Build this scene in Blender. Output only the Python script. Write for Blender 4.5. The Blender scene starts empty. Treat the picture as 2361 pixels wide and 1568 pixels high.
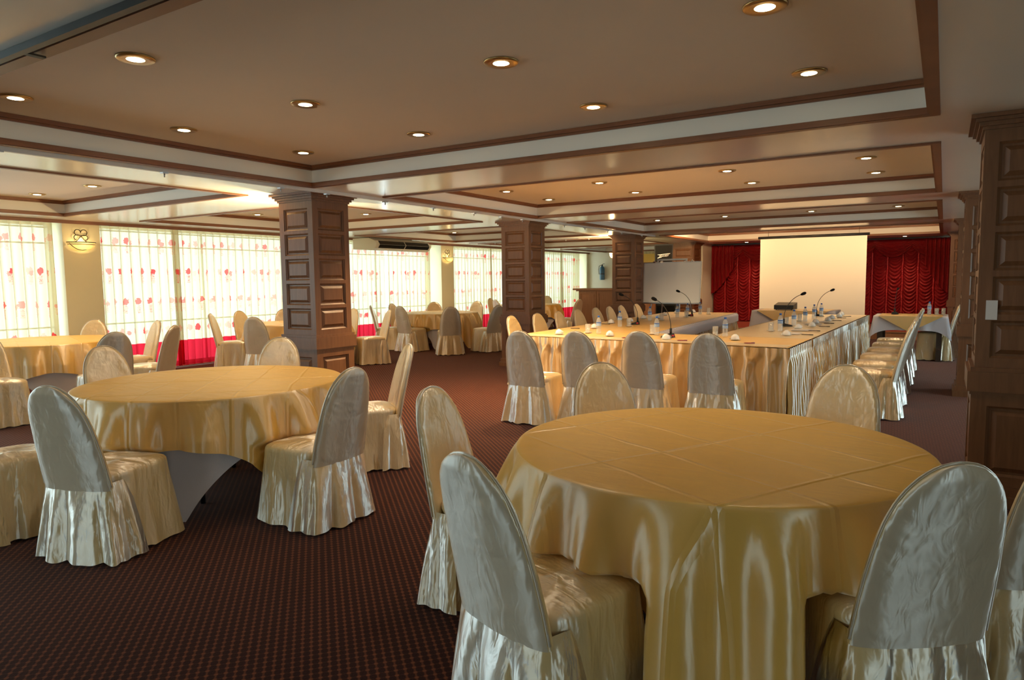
import bpy, math, random
from mathutils import Vector, Matrix, noise
PI = math.pi
scene = bpy.context.scene
COL = scene.collection
random.seed(7)

# ------------------------------------------------------------------ helpers
class MB:
    """collects vertices, faces (+ material slot, uv) for one mesh"""
    def __init__(s):
        s.v = []; s.f = []; s.mi = []; s.uv = {}
        s.smooth = []
    def add(s, vs, fs, mi=0, smooth=False):
        o = len(s.v); s.v += [tuple(p) for p in vs]
        for f in fs:
            s.f.append(tuple(i + o for i in f)); s.mi.append(mi); s.smooth.append(smooth)
        return o
    def box(s, a, b, mi=0):
        x0, y0, z0 = a; x1, y1, z1 = b
        s.add([(x0,y0,z0),(x1,y0,z0),(x1,y1,z0),(x0,y1,z0),(x0,y0,z1),(x1,y0,z1),(x1,y1,z1),(x0,y1,z1)],
              [(0,3,2,1),(4,5,6,7),(0,1,5,4),(1,2,6,5),(2,3,7,6),(3,0,4,7)], mi)
    def grid(s, nu, nv, fn, mi=0, smooth=True, closed=False, uvfn=None):
        vs = []; uvs = []
        for j in range(nv + 1):
            for i in range(nu + (0 if closed else 1)):
                vs.append(fn(i / nu, j / nv))
                if uvfn: uvs.append(uvfn(i / nu, j / nv))
        w = nu if closed else nu + 1
        fs = []
        for j in range(nv):
            for i in range(nu):
                i2 = (i + 1) % w if closed else i + 1
                fs.append((j*w+i, j*w+i2, (j+1)*w+i2, (j+1)*w+i))
        o = s.add(vs, fs, mi, smooth)
        if uvfn:
            for k, u in enumerate(uvs): s.uv[o+k] = u
        return o
    def lathe(s, prof, n=24, c=(0,0,0), mi=0, smooth=True, axis='Z'):
        vs = []
        for r, z in prof:
            for i in range(n):
                a = 2*PI*i/n
                p = (r*math.cos(a), r*math.sin(a), z)
                if axis == 'X': p = (z, p[0], p[1])
                if axis == 'Y': p = (p[0], z, p[1])
                vs.append((c[0]+p[0], c[1]+p[1], c[2]+p[2]))
        fs = []
        for j in range(len(prof)-1):
            for i in range(n):
                fs.append((j*n+i, j*n+(i+1)%n, (j+1)*n+(i+1)%n, (j+1)*n+i))
        o = s.add(vs, fs, mi, smooth)
        if prof[0][0] > 1e-5: s.f.append(tuple(o+i for i in range(n-1,-1,-1))); s.mi.append(mi); s.smooth.append(False)
        if prof[-1][0] > 1e-5:
            k = o+(len(prof)-1)*n
            s.f.append(tuple(k+i for i in range(n))); s.mi.append(mi); s.smooth.append(False)
    def tube(s, pts, r, n=8, mi=0, cap=True):
        pts = [Vector(p) for p in pts]; rs = r if isinstance(r, (list, tuple)) else [r]*len(pts)
        vs = []; up = None
        for i, p in enumerate(pts):
            t = (pts[min(i+1,len(pts)-1)] - pts[max(i-1,0)])
            if t.length < 1e-9: t = Vector((0,0,1))
            t.normalize()
            if up is None:
                up = Vector((0,0,1)) if abs(t.z) < .9 else Vector((1,0,0))
            a = t.cross(up); 
            if a.length < 1e-6: a = t.cross(Vector((0,1,0)))
            a.normalize(); b = a.cross(t).normalized(); up = b
            for k in range(n):
                q = 2*PI*k/n
                vs.append(p + (a*math.cos(q) + b*math.sin(q))*rs[i])
        fs = []
        for j in range(len(pts)-1):
            for k in range(n):
                fs.append((j*n+k, j*n+(k+1)%n, (j+1)*n+(k+1)%n, (j+1)*n+k))
        o = s.add(vs, fs, mi, True)
        if cap:
            s.f.append(tuple(o+k for k in range(n-1,-1,-1))); s.mi.append(mi); s.smooth.append(False)
            k0 = o+(len(pts)-1)*n
            s.f.append(tuple(k0+k for k in range(n))); s.mi.append(mi); s.smooth.append(False)
    def mesh(s, name, mats):
        me = bpy.data.meshes.new(name)
        me.from_pydata(s.v, [], s.f)
        for m in (mats if isinstance(mats, (list, tuple)) else [mats]): me.materials.append(m)
        me.polygons.foreach_set('material_index', s.mi)
        me.polygons.foreach_set('use_smooth', s.smooth)
        if s.uv:
            ul = me.uv_layers.new(name='UVMap')
            for l in me.loops:
                ul.data[l.index].uv = s.uv.get(l.vertex_index, (0,0))
        me.update()
        return me
    def build(s, name, mats, parent=None, loc=None):
        return link(name, s.mesh(name, mats), parent, loc)

def link(name, me, parent=None, loc=None, rotz=0):
    o = bpy.data.objects.new(name, me); COL.objects.link(o)
    if parent: o.parent = parent
    if loc: o.location = loc
    if rotz: o.rotation_euler = (0,0,rotz)
    return o
def tag(o, label, cat=None, group=None, kind=None):
    if label: o['label'] = label
    if cat: o['category'] = cat
    if group: o['group'] = group
    if kind: o['kind'] = kind
    return o
def thing(name, label, cat, loc=(0,0,0), rotz=0, group=None):
    o = bpy.data.objects.new(name, None); COL.objects.link(o)
    o.empty_display_size = .1
    o.location = loc; o.rotation_euler = (0,0,rotz)
    return tag(o, label, cat, group)
def struct(name, mb, mats, label=None):
    o = mb.build(name, mats); o['kind'] = 'structure'
    if label: o['label'] = label
    return o
def copy_tree(root, loc, rotz=0, label=None, group=None, scale=None):
    r = root.copy(); COL.objects.link(r)
    r.location = loc; r.rotation_euler = (0,0,rotz)
    if scale: r.scale = scale
    if label: r['label'] = label
    if group: r['group'] = group
    for ch in list(root.children):
        c = ch.copy(); COL.objects.link(c); c.parent = r
        for g in list(ch.children):
            d = g.copy(); COL.objects.link(d); d.parent = c
    return r
def sines(seed, n=5, f0=1., f1=4.):
    r = random.Random(seed)
    T = [(r.uniform(f0, f1), r.uniform(0, 2*PI), r.uniform(.4, 1)) for _ in range(n)]
    S = sum(t[2] for t in T)
    return lambda x: sum(a*math.sin(f*x+p) for f, p, a in T)/S
def lerp(a, b, t): return a+(b-a)*t
def table_interp(T, x):
    for (x0, y0), (x1, y1) in zip(T, T[1:]):
        if x <= x1: return lerp(y0, y1, (x-x0)/(x1-x0))
    return T[-1][1]
ORD = ['first','second','third','fourth','fifth','sixth','seventh','eighth','ninth','tenth']

# ------------------------------------------------------------------ materials
def newmat(name):
    m = bpy.data.materials.new(name); m.use_nodes = True
    nt = m.node_tree; nt.nodes.clear()
    out = nt.nodes.new('ShaderNodeOutputMaterial')
    return m, nt, out
def N(nt, t, **kw):
    n = nt.nodes.new(t)
    for k, v in kw.items():
        if hasattr(n, k): setattr(n, k, v)
    return n
def setin(n, **kw):
    for k, v in kw.items():
        k = k.replace('_', ' ')
        n.inputs[k].default_value = v
def math_(nt, op, a, b=None, c=None):
    n = nt.nodes.new('ShaderNodeMath'); n.operation = op
    for i, x in enumerate((a, b, c)):
        if x is None: continue
        if isinstance(x, (int, float)): n.inputs[i].default_value = x
        else: nt.links.new(x, n.inputs[i])
    return n.outputs[0]
def mixc(nt, fac, a, b):
    n = nt.nodes.new('ShaderNodeMix'); n.data_type = 'RGBA'
    if isinstance(fac, (int, float)): n.inputs[0].default_value = fac
    else: nt.links.new(fac, n.inputs[0])
    for i, x in ((6, a), (7, b)):
        if isinstance(x, tuple): n.inputs[i].default_value = (*x[:3], 1)
        else: nt.links.new(x, n.inputs[i])
    return n.outputs[2]
def simple(name, col, rough=.5, metal=0., spec=.5, coat=0., noise_amt=0., noise_scale=8., bump=0., bump_scale=60., emit=None, estr=0.):
    m, nt, out = newmat(name)
    b = N(nt, 'ShaderNodeBsdfPrincipled')
    setin(b, Base_Color=(*col, 1), Roughness=rough, Metallic=metal)
    b.inputs['Specular IOR Level'].default_value = spec
    b.inputs['Coat Weight'].default_value = coat
    tc = N(nt, 'ShaderNodeTexCoord')
    if noise_amt:
        no = N(nt, 'ShaderNodeTexNoise'); setin(no, Scale=noise_scale, Detail=4.)
        nt.links.new(tc.outputs['Object'], no.inputs['Vector'])
        dark = tuple(c*(1-noise_amt) for c in col); lite = tuple(min(1, c*(1+noise_amt)) for c in col)
        nt.links.new(mixc(nt, no.outputs['Fac'], dark, lite), b.inputs['Base Color'])
    if bump:
        no = N(nt, 'ShaderNodeTexNoise'); setin(no, Scale=bump_scale, Detail=3.)
        nt.links.new(tc.outputs['Object'], no.inputs['Vector'])
        bp = N(nt, 'ShaderNodeBump'); setin(bp, Strength=bump, Distance=.01)
        nt.links.new(no.outputs['Fac'], bp.inputs['Height']); nt.links.new(bp.outputs[0], b.inputs['Normal'])
    if emit:
        b.inputs['Emission Color'].default_value = (*emit, 1); b.inputs['Emission Strength'].default_value = estr
    nt.links.new(b.outputs[0], out.inputs[0])
    return m
def emitter(name, col, strength):
    m, nt, out = newmat(name)
    e = N(nt, 'ShaderNodeEmission'); setin(e, Color=(*col, 1), Strength=strength)
    nt.links.new(e.outputs[0], out.inputs[0]); return m

def satin(name, col, rough=.36, wr=.35, creases=None, gloss=.30, tint=(1, .97, .92), fine=.12, aniso=.6):
    """satin cloth: coloured weave under a pale broad sheen, crumple wrinkles, ironed fold lines"""
    m, nt, out = newmat(name)
    tc = N(nt, 'ShaderNodeTexCoord')
    mp = N(nt, 'ShaderNodeMapping'); mp.inputs['Scale'].default_value = (1, 1, .5)
    nt.links.new(tc.outputs['Object'], mp.inputs['Vector'])
    n1 = N(nt, 'ShaderNodeTexNoise'); setin(n1, Scale=8., Detail=2.5, Distortion=.5)
    n2 = N(nt, 'ShaderNodeTexNoise'); setin(n2, Scale=21., Detail=2.5, Distortion=.9)
    n3 = N(nt, 'ShaderNodeTexNoise'); setin(n3, Scale=3., Detail=1.)
    n4 = N(nt, 'ShaderNodeTexNoise'); setin(n4, Scale=3.2, Detail=2., Distortion=.5)
    mq = N(nt, 'ShaderNodeMapping'); mq.inputs['Rotation'].default_value = (.5, .35, .6); mq.inputs['Scale'].default_value = (1.2, 6.5, 1.6)
    nt.links.new(tc.outputs['Object'], mq.inputs['Vector'])
    for n in (n1, n2, n3): nt.links.new(mp.outputs[0], n.inputs['Vector'])
    nt.links.new(mq.outputs[0], n4.inputs['Vector'])
    h = math_(nt, 'ADD', math_(nt, 'MULTIPLY', n1.outputs['Fac'], .8*wr), math_(nt, 'MULTIPLY', n2.outputs['Fac'], fine*wr*2.))
    h = math_(nt, 'ADD', h, math_(nt, 'MULTIPLY', n4.outputs['Fac'], .9*wr))
    h = math_(nt, 'ADD', h, math_(nt, 'MULTIPLY', n3.outputs['Fac'], 1.5*wr))
    if creases:
        rot, step = creases
        mp2 = N(nt, 'ShaderNodeMapping'); mp2.inputs['Rotation'].default_value = (0, 0, -rot)
        nt.links.new(tc.outputs['Object'], mp2.inputs['Vector'])
        sp = N(nt, 'ShaderNodeSeparateXYZ'); nt.links.new(mp2.outputs[0], sp.inputs[0])
        for ax, st_, amt in (('X', step, .3), ('Y', step*.5, .2)):
            v = math_(nt, 'ADD', sp.outputs[ax], math_(nt, 'MULTIPLY', math_(nt, 'SUBTRACT', n3.outputs['Fac'], .5), .045))
            fr = math_(nt, 'ABSOLUTE', math_(nt, 'SUBTRACT', math_(nt, 'FRACT', math_(nt, 'ADD', math_(nt, 'DIVIDE', v, st_), 100.5)), .5))
            ln = math_(nt, 'MAXIMUM', math_(nt, 'SUBTRACT', 1., math_(nt, 'MULTIPLY', fr, st_/.014)), 0.)
            h = math_(nt, 'ADD', h, math_(nt, 'MULTIPLY', ln, amt))
    bp = N(nt, 'ShaderNodeBump'); setin(bp, Strength=.7, Distance=.022)
    nt.links.new(h, bp.inputs['Height'])
    df = N(nt, 'ShaderNodeBsdfDiffuse'); setin(df, Roughness=.3)
    nt.links.new(mixc(nt, n1.outputs['Fac'], tuple(c*.92 for c in col), tuple(min(1, c*1.06) for c in col)), df.inputs['Color'])
    gl = N(nt, 'ShaderNodeBsdfGlossy'); setin(gl, Color=(*tint, 1), Roughness=rough+.07*(aniso > 0), Anisotropy=aniso)
    geo = N(nt, 'ShaderNodeNewGeometry'); tg = N(nt, 'ShaderNodeVectorMath'); tg.operation = 'CROSS_PRODUCT'; tg.inputs[0].default_value = (.02, .01, 1)
    nt.links.new(geo.outputs['Normal'], tg.inputs[1]); nt.links.new(tg.outputs[0], gl.inputs['Tangent'])
    lw = N(nt, 'ShaderNodeLayerWeight'); setin(lw, Blend=.35)
    for n in (df, gl, lw): nt.links.new(bp.outputs[0], n.inputs['Normal'])
    fac = math_(nt, 'ADD', gloss*.55, math_(nt, 'MULTIPLY', lw.outputs['Fresnel'], gloss*1.6))
    mx = N(nt, 'ShaderNodeMixShader'); nt.links.new(fac, mx.inputs[0])
    nt.links.new(df.outputs[0], mx.inputs[1]); nt.links.new(gl.outputs[0], mx.inputs[2])
    nt.links.new(mx.outputs[0], out.inputs[0])
    return m

GOLD = (.79, .455, .07)
CHAMP = (.74, .53, .23)
M = {}
M['chair'] = satin('champagne_satin', CHAMP, rough=.35, wr=.75, gloss=.54, fine=.16, tint=(1, .98, .95))
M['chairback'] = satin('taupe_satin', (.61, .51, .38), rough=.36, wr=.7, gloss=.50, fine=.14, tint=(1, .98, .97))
M['piping'] = satin('champagne_piping', (.40, .29, .17), rough=.4, wr=.3)
M['gold'] = satin('gold_satin', GOLD, rough=.36, wr=.25, aniso=0)
M['skirt'] = satin('pale_gold_skirting', (.74, .46, .13), rough=.34, wr=.2, gloss=.40)
M['cream'] = satin('cream_satin', (.70, .53, .29), rough=.32, wr=.5, gloss=.36, aniso=0)
M['lilac'] = simple('white_cotton', (.60, .56, .60), .8, spec=.2, bump=.15, bump_scale=200)
M['wall'] = simple('cream_wall_paint', (.76, .67, .43), .6, noise_amt=.03, noise_scale=3)
M['wallfar'] = simple('pale_wall_paint', (.72, .68, .55), .6, noise_amt=.03, noise_scale=3)
M['soffit'] = simple('soffit_gloss_paint', (.84, .79, .71), .2, spec=.6, noise_amt=.02, noise_scale=2)
M['coffer'] = simple('ceiling_matt_paint', (.76, .69, .62), .75, spec=.2, noise_amt=.03, noise_scale=2)
M['cofferside'] = simple('coffer_side_paint', (.84, .82, .76), .6, spec=.3)
M['black'] = simple('black_plastic', (.012, .012, .013), .4)
M['blackmatt'] = simple('black_fabric', (.012, .012, .012), .9, spec=.1)
M['chrome'] = simple('chrome', (.8, .8, .8), .15, metal=1)
M['alu'] = simple('grey_aluminium', (.55, .56, .58), .35, metal=.8)
M['whiteplastic'] = simple('white_track', (.62, .62, .62), .4)
M['china'] = simple('white_china', (.82, .82, .82), .15, coat=.5)
M['paper'] = simple('white_paper', (.66, .64, .65), .8)
M['whiteboard'] = simple('white_board', (.86, .86, .86), .35)
M['screen'] = simple('projection_screen_cloth', (.88, .84, .74), .8, spec=.2)
M['blue'] = simple('blue_plastic', (.02, .10, .42), .35)
M['red'] = simple('red_plastic', (.55, .02, .03), .35)
M['iron'] = simple('dark_iron', (.05, .035, .02), .5, metal=.6)
M['extblue'] = simple('blue_paint', (.03, .12, .22), .3, coat=.4)
M['darkwood'] = simple('dark_wood', (.045, .022, .012), .45, noise_amt=.3, noise_scale=12)
M['acwhite'] = simple('cream_plastic', (.74, .70, .58), .45)
M['frame'] = simple('window_frame_white', (.55, .58, .56), .45)
M['logo'] = simple('silver_print', (.75, .75, .75), .4)
M['pink'] = simple('pink_ribbon', (.55, .1, .16), .6)
M['stagecarpet'] = simple('red_carpet', (.30, .06, .04), .95, spec=.05, noise_amt=.3, noise_scale=300)
M['pen'] = simple('brown_pen', (.06, .03, .02), .35)
M['penred'] = simple('maroon_pen', (.25, .02, .05), .35)
M['amp'] = simple('dark_olive_cabinet', (.03, .03, .022), .7)

def wood(name, c0, c1, rough=.42, rot=False):
    m, nt, out = newmat(name)
    b = N(nt, 'ShaderNodeBsdfPrincipled'); setin(b, Roughness=rough)
    b.inputs['Specular IOR Level'].default_value = .45
    tc = N(nt, 'ShaderNodeTexCoord'); mp = N(nt, 'ShaderNodeMapping')
    mp.inputs['Scale'].default_value = (3, 3, 26) if rot else (24, 24, 2.2)
    nt.links.new(tc.outputs['Object'], mp.inputs['Vector'])
    n1 = N(nt, 'ShaderNodeTexNoise'); setin(n1, Scale=1.6, Detail=6., Distortion=.6)
    nt.links.new(mp.outputs[0], n1.inputs['Vector'])
    nt.links.new(mixc(nt, n1.outputs['Fac'], c0, c1), b.inputs['Base Color'])
    bp = N(nt, 'ShaderNodeBump'); setin(bp, Strength=.12, Distance=.004)
    nt.links.new(n1.outputs['Fac'], bp.inputs['Height']); nt.links.new(bp.outputs[0], b.inputs['Normal'])
    nt.links.new(b.outputs[0], out.inputs[0]); return m
M['wood'] = wood('teak_panelling', (.115, .044, .017), (.235, .105, .046))
M['trim'] = wood('teak_moulding', (.16, .058, .024), (.30, .12, .05), .4, True)
M['counterwood'] = wood('teak_counter', (.22, .095, .04), (.36, .17, .08))

def carpet():
    m, nt, out = newmat('patterned_carpet')
    b = N(nt, 'ShaderNodeBsdfPrincipled'); setin(b, Roughness=.95)
    b.inputs['Specular IOR Level'].default_value = .08
    b.inputs['Sheen Weight'].default_value = .22; b.inputs['Sheen Roughness'].default_value = .35; b.inputs['Sheen Tint'].default_value = (1, .55, .45, 1)
    tc = N(nt, 'ShaderNodeTexCoord'); mp = N(nt, 'ShaderNodeMapping')
    mp.inputs['Rotation'].default_value = (0, 0, math.radians(-48))
    nt.links.new(tc.outputs['Object'], mp.inputs['Vector'])
    sp = N(nt, 'ShaderNodeSeparateXYZ'); nt.links.new(mp.outputs[0], sp.inputs[0])
    def tri(o, p):
        return math_(nt, 'MULTIPLY', math_(nt, 'ABSOLUTE', math_(nt, 'SUBTRACT', math_(nt, 'FRACT', math_(nt, 'ADD', math_(nt, 'DIVIDE', o, p), 500.5)), .5)), p)
    P = .034
    dx = tri(sp.outputs['X'], P); dy = tri(sp.outputs['Y'], P)
    rr = math_(nt, 'SQRT', math_(nt, 'ADD', math_(nt, 'POWER', dx, 2.), math_(nt, 'POWER', dy, 2.)))
    ss = N(nt, 'ShaderNodeMapRange'); ss.inputs[1].default_value = .0105; ss.inputs[2].default_value = .0055
    nt.links.new(rr, ss.inputs[0])
    ln = N(nt, 'ShaderNodeMapRange'); ln.inputs[1].default_value = .0055; ln.inputs[2].default_value = .002
    nt.links.new(dx, ln.inputs[0])
    ln2 = N(nt, 'ShaderNodeMapRange'); ln2.inputs[1].default_value = .003; ln2.inputs[2].default_value = .001
    nt.links.new(dy, ln2.inputs[0])
    f = math_(nt, 'MAXIMUM', ss.outputs[0], math_(nt, 'MAXIMUM', math_(nt, 'MULTIPLY', ln.outputs[0], .55), math_(nt, 'MULTIPLY', ln2.outputs[0], .25)))
    no = N(nt, 'ShaderNodeTexNoise'); setin(no, Scale=220., Detail=2.)
    nt.links.new(tc.outputs['Object'], no.inputs['Vector'])
    base = mixc(nt, no.outputs['Fac'], (.0145, .0052, .0052), (.027, .0094, .0088))
    dots = mixc(nt, no.outputs['Fac'], (.115, .036, .017), (.19, .062, .030))
    nt.links.new(mixc(nt, f, base, dots), b.inputs['Base Color'])
    bp = N(nt, 'ShaderNodeBump'); setin(bp, Strength=.4, Distance=.004)
    nt.links.new(no.outputs['Fac'], bp.inputs['Height']); nt.links.new(bp.outputs[0], b.inputs['Normal'])
    nt.links.new(b.outputs[0], out.inputs[0]); return m
M['carpet'] = carpet()

def curtain_mat():
    m, nt, out = newmat('sheer_rose_print_curtain')
    uv = N(nt, 'ShaderNodeUVMap'); sp = N(nt, 'ShaderNodeSeparateXYZ'); nt.links.new(uv.outputs[0], sp.inputs[0])
    U, V = sp.outputs['X'], sp.outputs['Y']
    nz = N(nt, 'ShaderNodeTexNoise'); setin(nz, Scale=26., Detail=2.); nt.links.new(uv.outputs[0], nz.inputs['Vector'])
    wob = math_(nt, 'MULTIPLY', math_(nt, 'SUBTRACT', nz.outputs['Fac'], .5), .085)
    def motif(rowoff, uoff, cell, r, stemlen):
        vv = math_(nt, 'ADD', math_(nt, 'DIVIDE', math_(nt, 'SUBTRACT', V, rowoff), .49), 10.)
        row = math_(nt, 'FLOOR', vv)
        dv = math_(nt, 'MULTIPLY', math_(nt, 'SUBTRACT', math_(nt, 'FRACT', vv), .5), .49)
        uu = math_(nt, 'ADD', math_(nt, 'DIVIDE', U, cell), math_(nt, 'MULTIPLY', row, uoff))
        cid = math_(nt, 'FLOOR', uu)
        du = math_(nt, 'MULTIPLY', math_(nt, 'SUBTRACT', math_(nt, 'FRACT', uu), .5), cell)
        cv = N(nt, 'ShaderNodeCombineXYZ'); nt.links.new(cid, cv.inputs[0]); nt.links.new(row, cv.inputs[1])
        wn = N(nt, 'ShaderNodeTexWhiteNoise'); wn.noise_dimensions = '2D'; nt.links.new(cv.outputs[0], wn.inputs['Vector'])
        du = math_(nt, 'ADD', du, math_(nt, 'MULTIPLY', math_(nt, 'SUBTRACT', wn.outputs['Value'], .5), cell*.3))
        q = math_(nt, 'ADD', math_(nt, 'SQRT', math_(nt, 'ADD', math_(nt, 'POWER', du, 2.), math_(nt, 'POWER', dv, 2.))), wob)
        fl = math_(nt, 'LESS_THAN', q, r)
        # leaves and a striped stem under the bloom
        below = math_(nt, 'MULTIPLY', math_(nt, 'LESS_THAN', dv, -r*1.2), math_(nt, 'GREATER_THAN', dv, -stemlen))
        stripes = math_(nt, 'GREATER_THAN', math_(nt, 'FRACT', math_(nt, 'MULTIPLY', dv, 70.)), .55)
        leaf = math_(nt, 'LESS_THAN', math_(nt, 'ADD', math_(nt, 'ABSOLUTE', du), wob), .028)
        st = math_(nt, 'MULTIPLY', math_(nt, 'MULTIPLY', below, leaf), math_(nt, 'MAXIMUM', stripes, math_(nt, 'GREATER_THAN', nz.outputs['Fac'], .57)))
        st = math_(nt, 'MULTIPLY', st, .75)
        al = math_(nt, 'ADD', math_(nt, 'MULTIPLY', wn.outputs['Value'], .75), .25)
        return math_(nt, 'MULTIPLY', math_(nt, 'MAXIMUM', fl, st), al)
    f = math_(nt, 'MAXIMUM', motif(.93, .37, .33, .052, .20), math_(nt, 'MULTIPLY', motif(.90, .21, .47, .036, .14), .7))
    f = math_(nt, 'MULTIPLY', f, math_(nt, 'GREATER_THAN', V, .62))
    band = math_(nt, 'LESS_THAN', V, .47)
    cloth = mixc(nt, f, (.68, .60, .38), (.74, .04, .04))
    cloth = mixc(nt, band, cloth, (.62, .015, .035))
    df = N(nt, 'ShaderNodeBsdfDiffuse'); nt.links.new(cloth, df.inputs[0])
    tl = N(nt, 'ShaderNodeBsdfTranslucent'); nt.links.new(cloth, tl.inputs[0])
    tp = N(nt, 'ShaderNodeBsdfTransparent')
    tcol = mixc(nt, f, (.98, .95, .83), (.95, .12, .12)); tcol = mixc(nt, band, tcol, (.8, .03, .06)); nt.links.new(tcol, tp.inputs[0])
    m1 = N(nt, 'ShaderNodeMixShader'); m1.inputs[0].default_value = .25
    nt.links.new(df.outputs[0], m1.inputs[1]); nt.links.new(tl.outputs[0], m1.inputs[2])
    lw = N(nt, 'ShaderNodeLayerWeight'); setin(lw, Blend=.5)          # open weave: less see-through at a slant
    tf = math_(nt, 'MULTIPLY', math_(nt, 'POWER', math_(nt, 'SUBTRACT', 1., lw.outputs['Facing']), 1.2), .165)
    m2 = N(nt, 'ShaderNodeMixShader'); nt.links.new(tf, m2.inputs[0])
    nt.links.new(m1.outputs[0], m2.inputs[1]); nt.links.new(tp.outputs[0], m2.inputs[2])
    nt.links.new(m2.outputs[0], out.inputs[0]); return m
M['curtain'] = curtain_mat()

def glass(name, tint=(.95, 1, .98), refl=.08, rough=.02, haze=0.):
    m, nt, out = newmat(name)
    t = N(nt, 'ShaderNodeBsdfTransparent'); setin(t, Color=(*tint, 1))
    g = N(nt, 'ShaderNodeBsdfGlossy'); setin(g, Roughness=rough)
    fr = N(nt, 'ShaderNodeLayerWeight'); setin(fr, Blend=.5)
    f = math_(nt, 'ADD', math_(nt, 'MULTIPLY', math_(nt, 'POWER', fr.outputs['Facing'], 3.5), .8), refl*.2)
    mx = N(nt, 'ShaderNodeMixShader'); nt.links.new(f, mx.inputs[0])
    src = t
    if haze:
        d = N(nt, 'ShaderNodeBsdfDiffuse'); setin(d, Color=(.9, .93, .95, 1))
        src = N(nt, 'ShaderNodeMixShader'); src.inputs[0].default_value = haze
        nt.links.new(t.outputs[0], src.inputs[1]); nt.links.new(d.outputs[0], src.inputs[2])
    nt.links.new(src.outputs[0], mx.inputs[1]); nt.links.new(g.outputs[0], mx.inputs[2])
    nt.links.new(mx.outputs[0], out.inputs[0]); return m
M['pane'] = glass('window_glass')
M['drink'] = glass('drinking_glass', (.97, .98, .98), .6, .05, .16)
M['bottle'] = glass('clear_bottle_plastic', (.95, .97, .98), .6, .08, .22)
M['velvet'] = None
def drapemat():
    m, nt, out = newmat('red_satin_drape')
    b = N(nt, 'ShaderNodeBsdfPrincipled'); setin(b, Base_Color=(.30, .008, .012, 1), Roughness=.30)
    b.inputs['Specular IOR Level'].default_value = .55; b.inputs['Specular Tint'].default_value = (1, .2, .18, 1)
    b.inputs['Sheen Weight'].default_value = .25; b.inputs['Sheen Tint'].default_value = (1, .25, .2, 1)
    tc = N(nt, 'ShaderNodeTexCoord'); no = N(nt, 'ShaderNodeTexNoise'); setin(no, Scale=18., Detail=3., Distortion=.8)
    nt.links.new(tc.outputs['Object'], no.inputs['Vector'])
    bp = N(nt, 'ShaderNodeBump'); setin(bp, Strength=.5, Distance=.02)
    nt.links.new(no.outputs['Fac'], bp.inputs['Height']); nt.links.new(bp.outputs[0], b.inputs['Normal'])
    nt.links.new(mixc(nt, no.outputs['Fac'], (.13, .003, .006), (.26, .007, .010)), b.inputs['Base Color'])  # base red darkened to stand for shade between the folds
    nt.links.new(b.outputs[0], out.inputs[0]); return m
M['drape'] = drapemat()
M['cord'] = simple('red_satin_painted_lit', (.50, .02, .022), .35, spec=.6, bump=.4, bump_scale=40)  # same red cloth as the drape, painted lighter as if catching the light
def bowlmat():
    m, nt, out = newmat('alabaster_glass_bowl')
    tl = N(nt, 'ShaderNodeBsdfTranslucent'); setin(tl, Color=(.9, .72, .4, 1))
    df = N(nt, 'ShaderNodeBsdfDiffuse'); setin(df, Color=(.7, .62, .45, 1))
    mx = N(nt, 'ShaderNodeMixShader'); mx.inputs[0].default_value = .5
    nt.links.new(df.outputs[0], mx.inputs[1]); nt.links.new(tl.outputs[0], mx.inputs[2])
    nt.links.new(mx.outputs[0], out.inputs[0]); return m
M['bowl'] = bowlmat()
M['bulb'] = emitter('bulb_glow', (1, .72, .32), 14)
M['lamp'] = emitter('downlight_glow', (1, .78, .42), 16)
M['lampdim'] = emitter('dim_downlight_glow', (1, .74, .36), 7)
M['tubeglow'] = emitter('flood_glow', (1, .72, .38), 30)
M['brass'] = simple('brass_ring', (.55, .38, .16), .3, metal=.9)

# ------------------------------------------------------------------ room shell
ZS, ZC = 2.42, 2.62           # soffit and coffer height
XW, XE, YS, YN = -11.48, 4.3, -4.2, 23.4
mb = MB(); mb.add([(XW-.3,YS-.3,0),(XE+.3,YS-.3,0),(XE+.3,YN+.3,0),(XW-.3,YN+.3,0)], [(0,1,2,3)])
struct('floor', mb, M['carpet'], 'dark maroon carpet with a fine grid of tan dots')
# ceiling: soffit grid with recessed coffers
XB = [(-10.45, -6.55), (-5.46, -.09), (1.0, 4.1)]
YB = [(1.47+4.55*k, 4.92+4.55*k) for k in range(-1, 5)]
YB[4] = (15.07, 18.72)
coffers = [(x0, x1, y0, y1) for x0, x1 in XB for y0, y1 in YB if not (x0 > -6 and y1 > 19)]
xs = sorted({XW-.3, XE+.3, *[v for b in XB for v in b]}); ys = sorted({YS-.3, YN+.3, *[v for b in YB for v in b]})
mb = MB()
for x0, x1 in zip(xs, xs[1:]):
    for y0, y1 in zip(ys, ys[1:]):
        if (x0, x1, y0, y1) in coffers:
            mb.add([(x0,y0,ZC),(x1,y0,ZC),(x1,y1,ZC),(x0,y1,ZC)], [(0,3,2,1)], 1)
            for a, b in (((x0,y0),(x1,y0)),((x1,y0),(x1,y1)),((x1,y1),(x0,y1)),((x0,y1),(x0,y0))):
                mb.add([(*a,ZS),(*b,ZS),(*b,ZC),(*a,ZC)], [(0,1,2,3)], 2)
        else:
            mb.add([(x0,y0,ZS),(x1,y0,ZS),(x1,y1,ZS),(x0,y1,ZS)], [(0,3,2,1)], 0)
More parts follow.
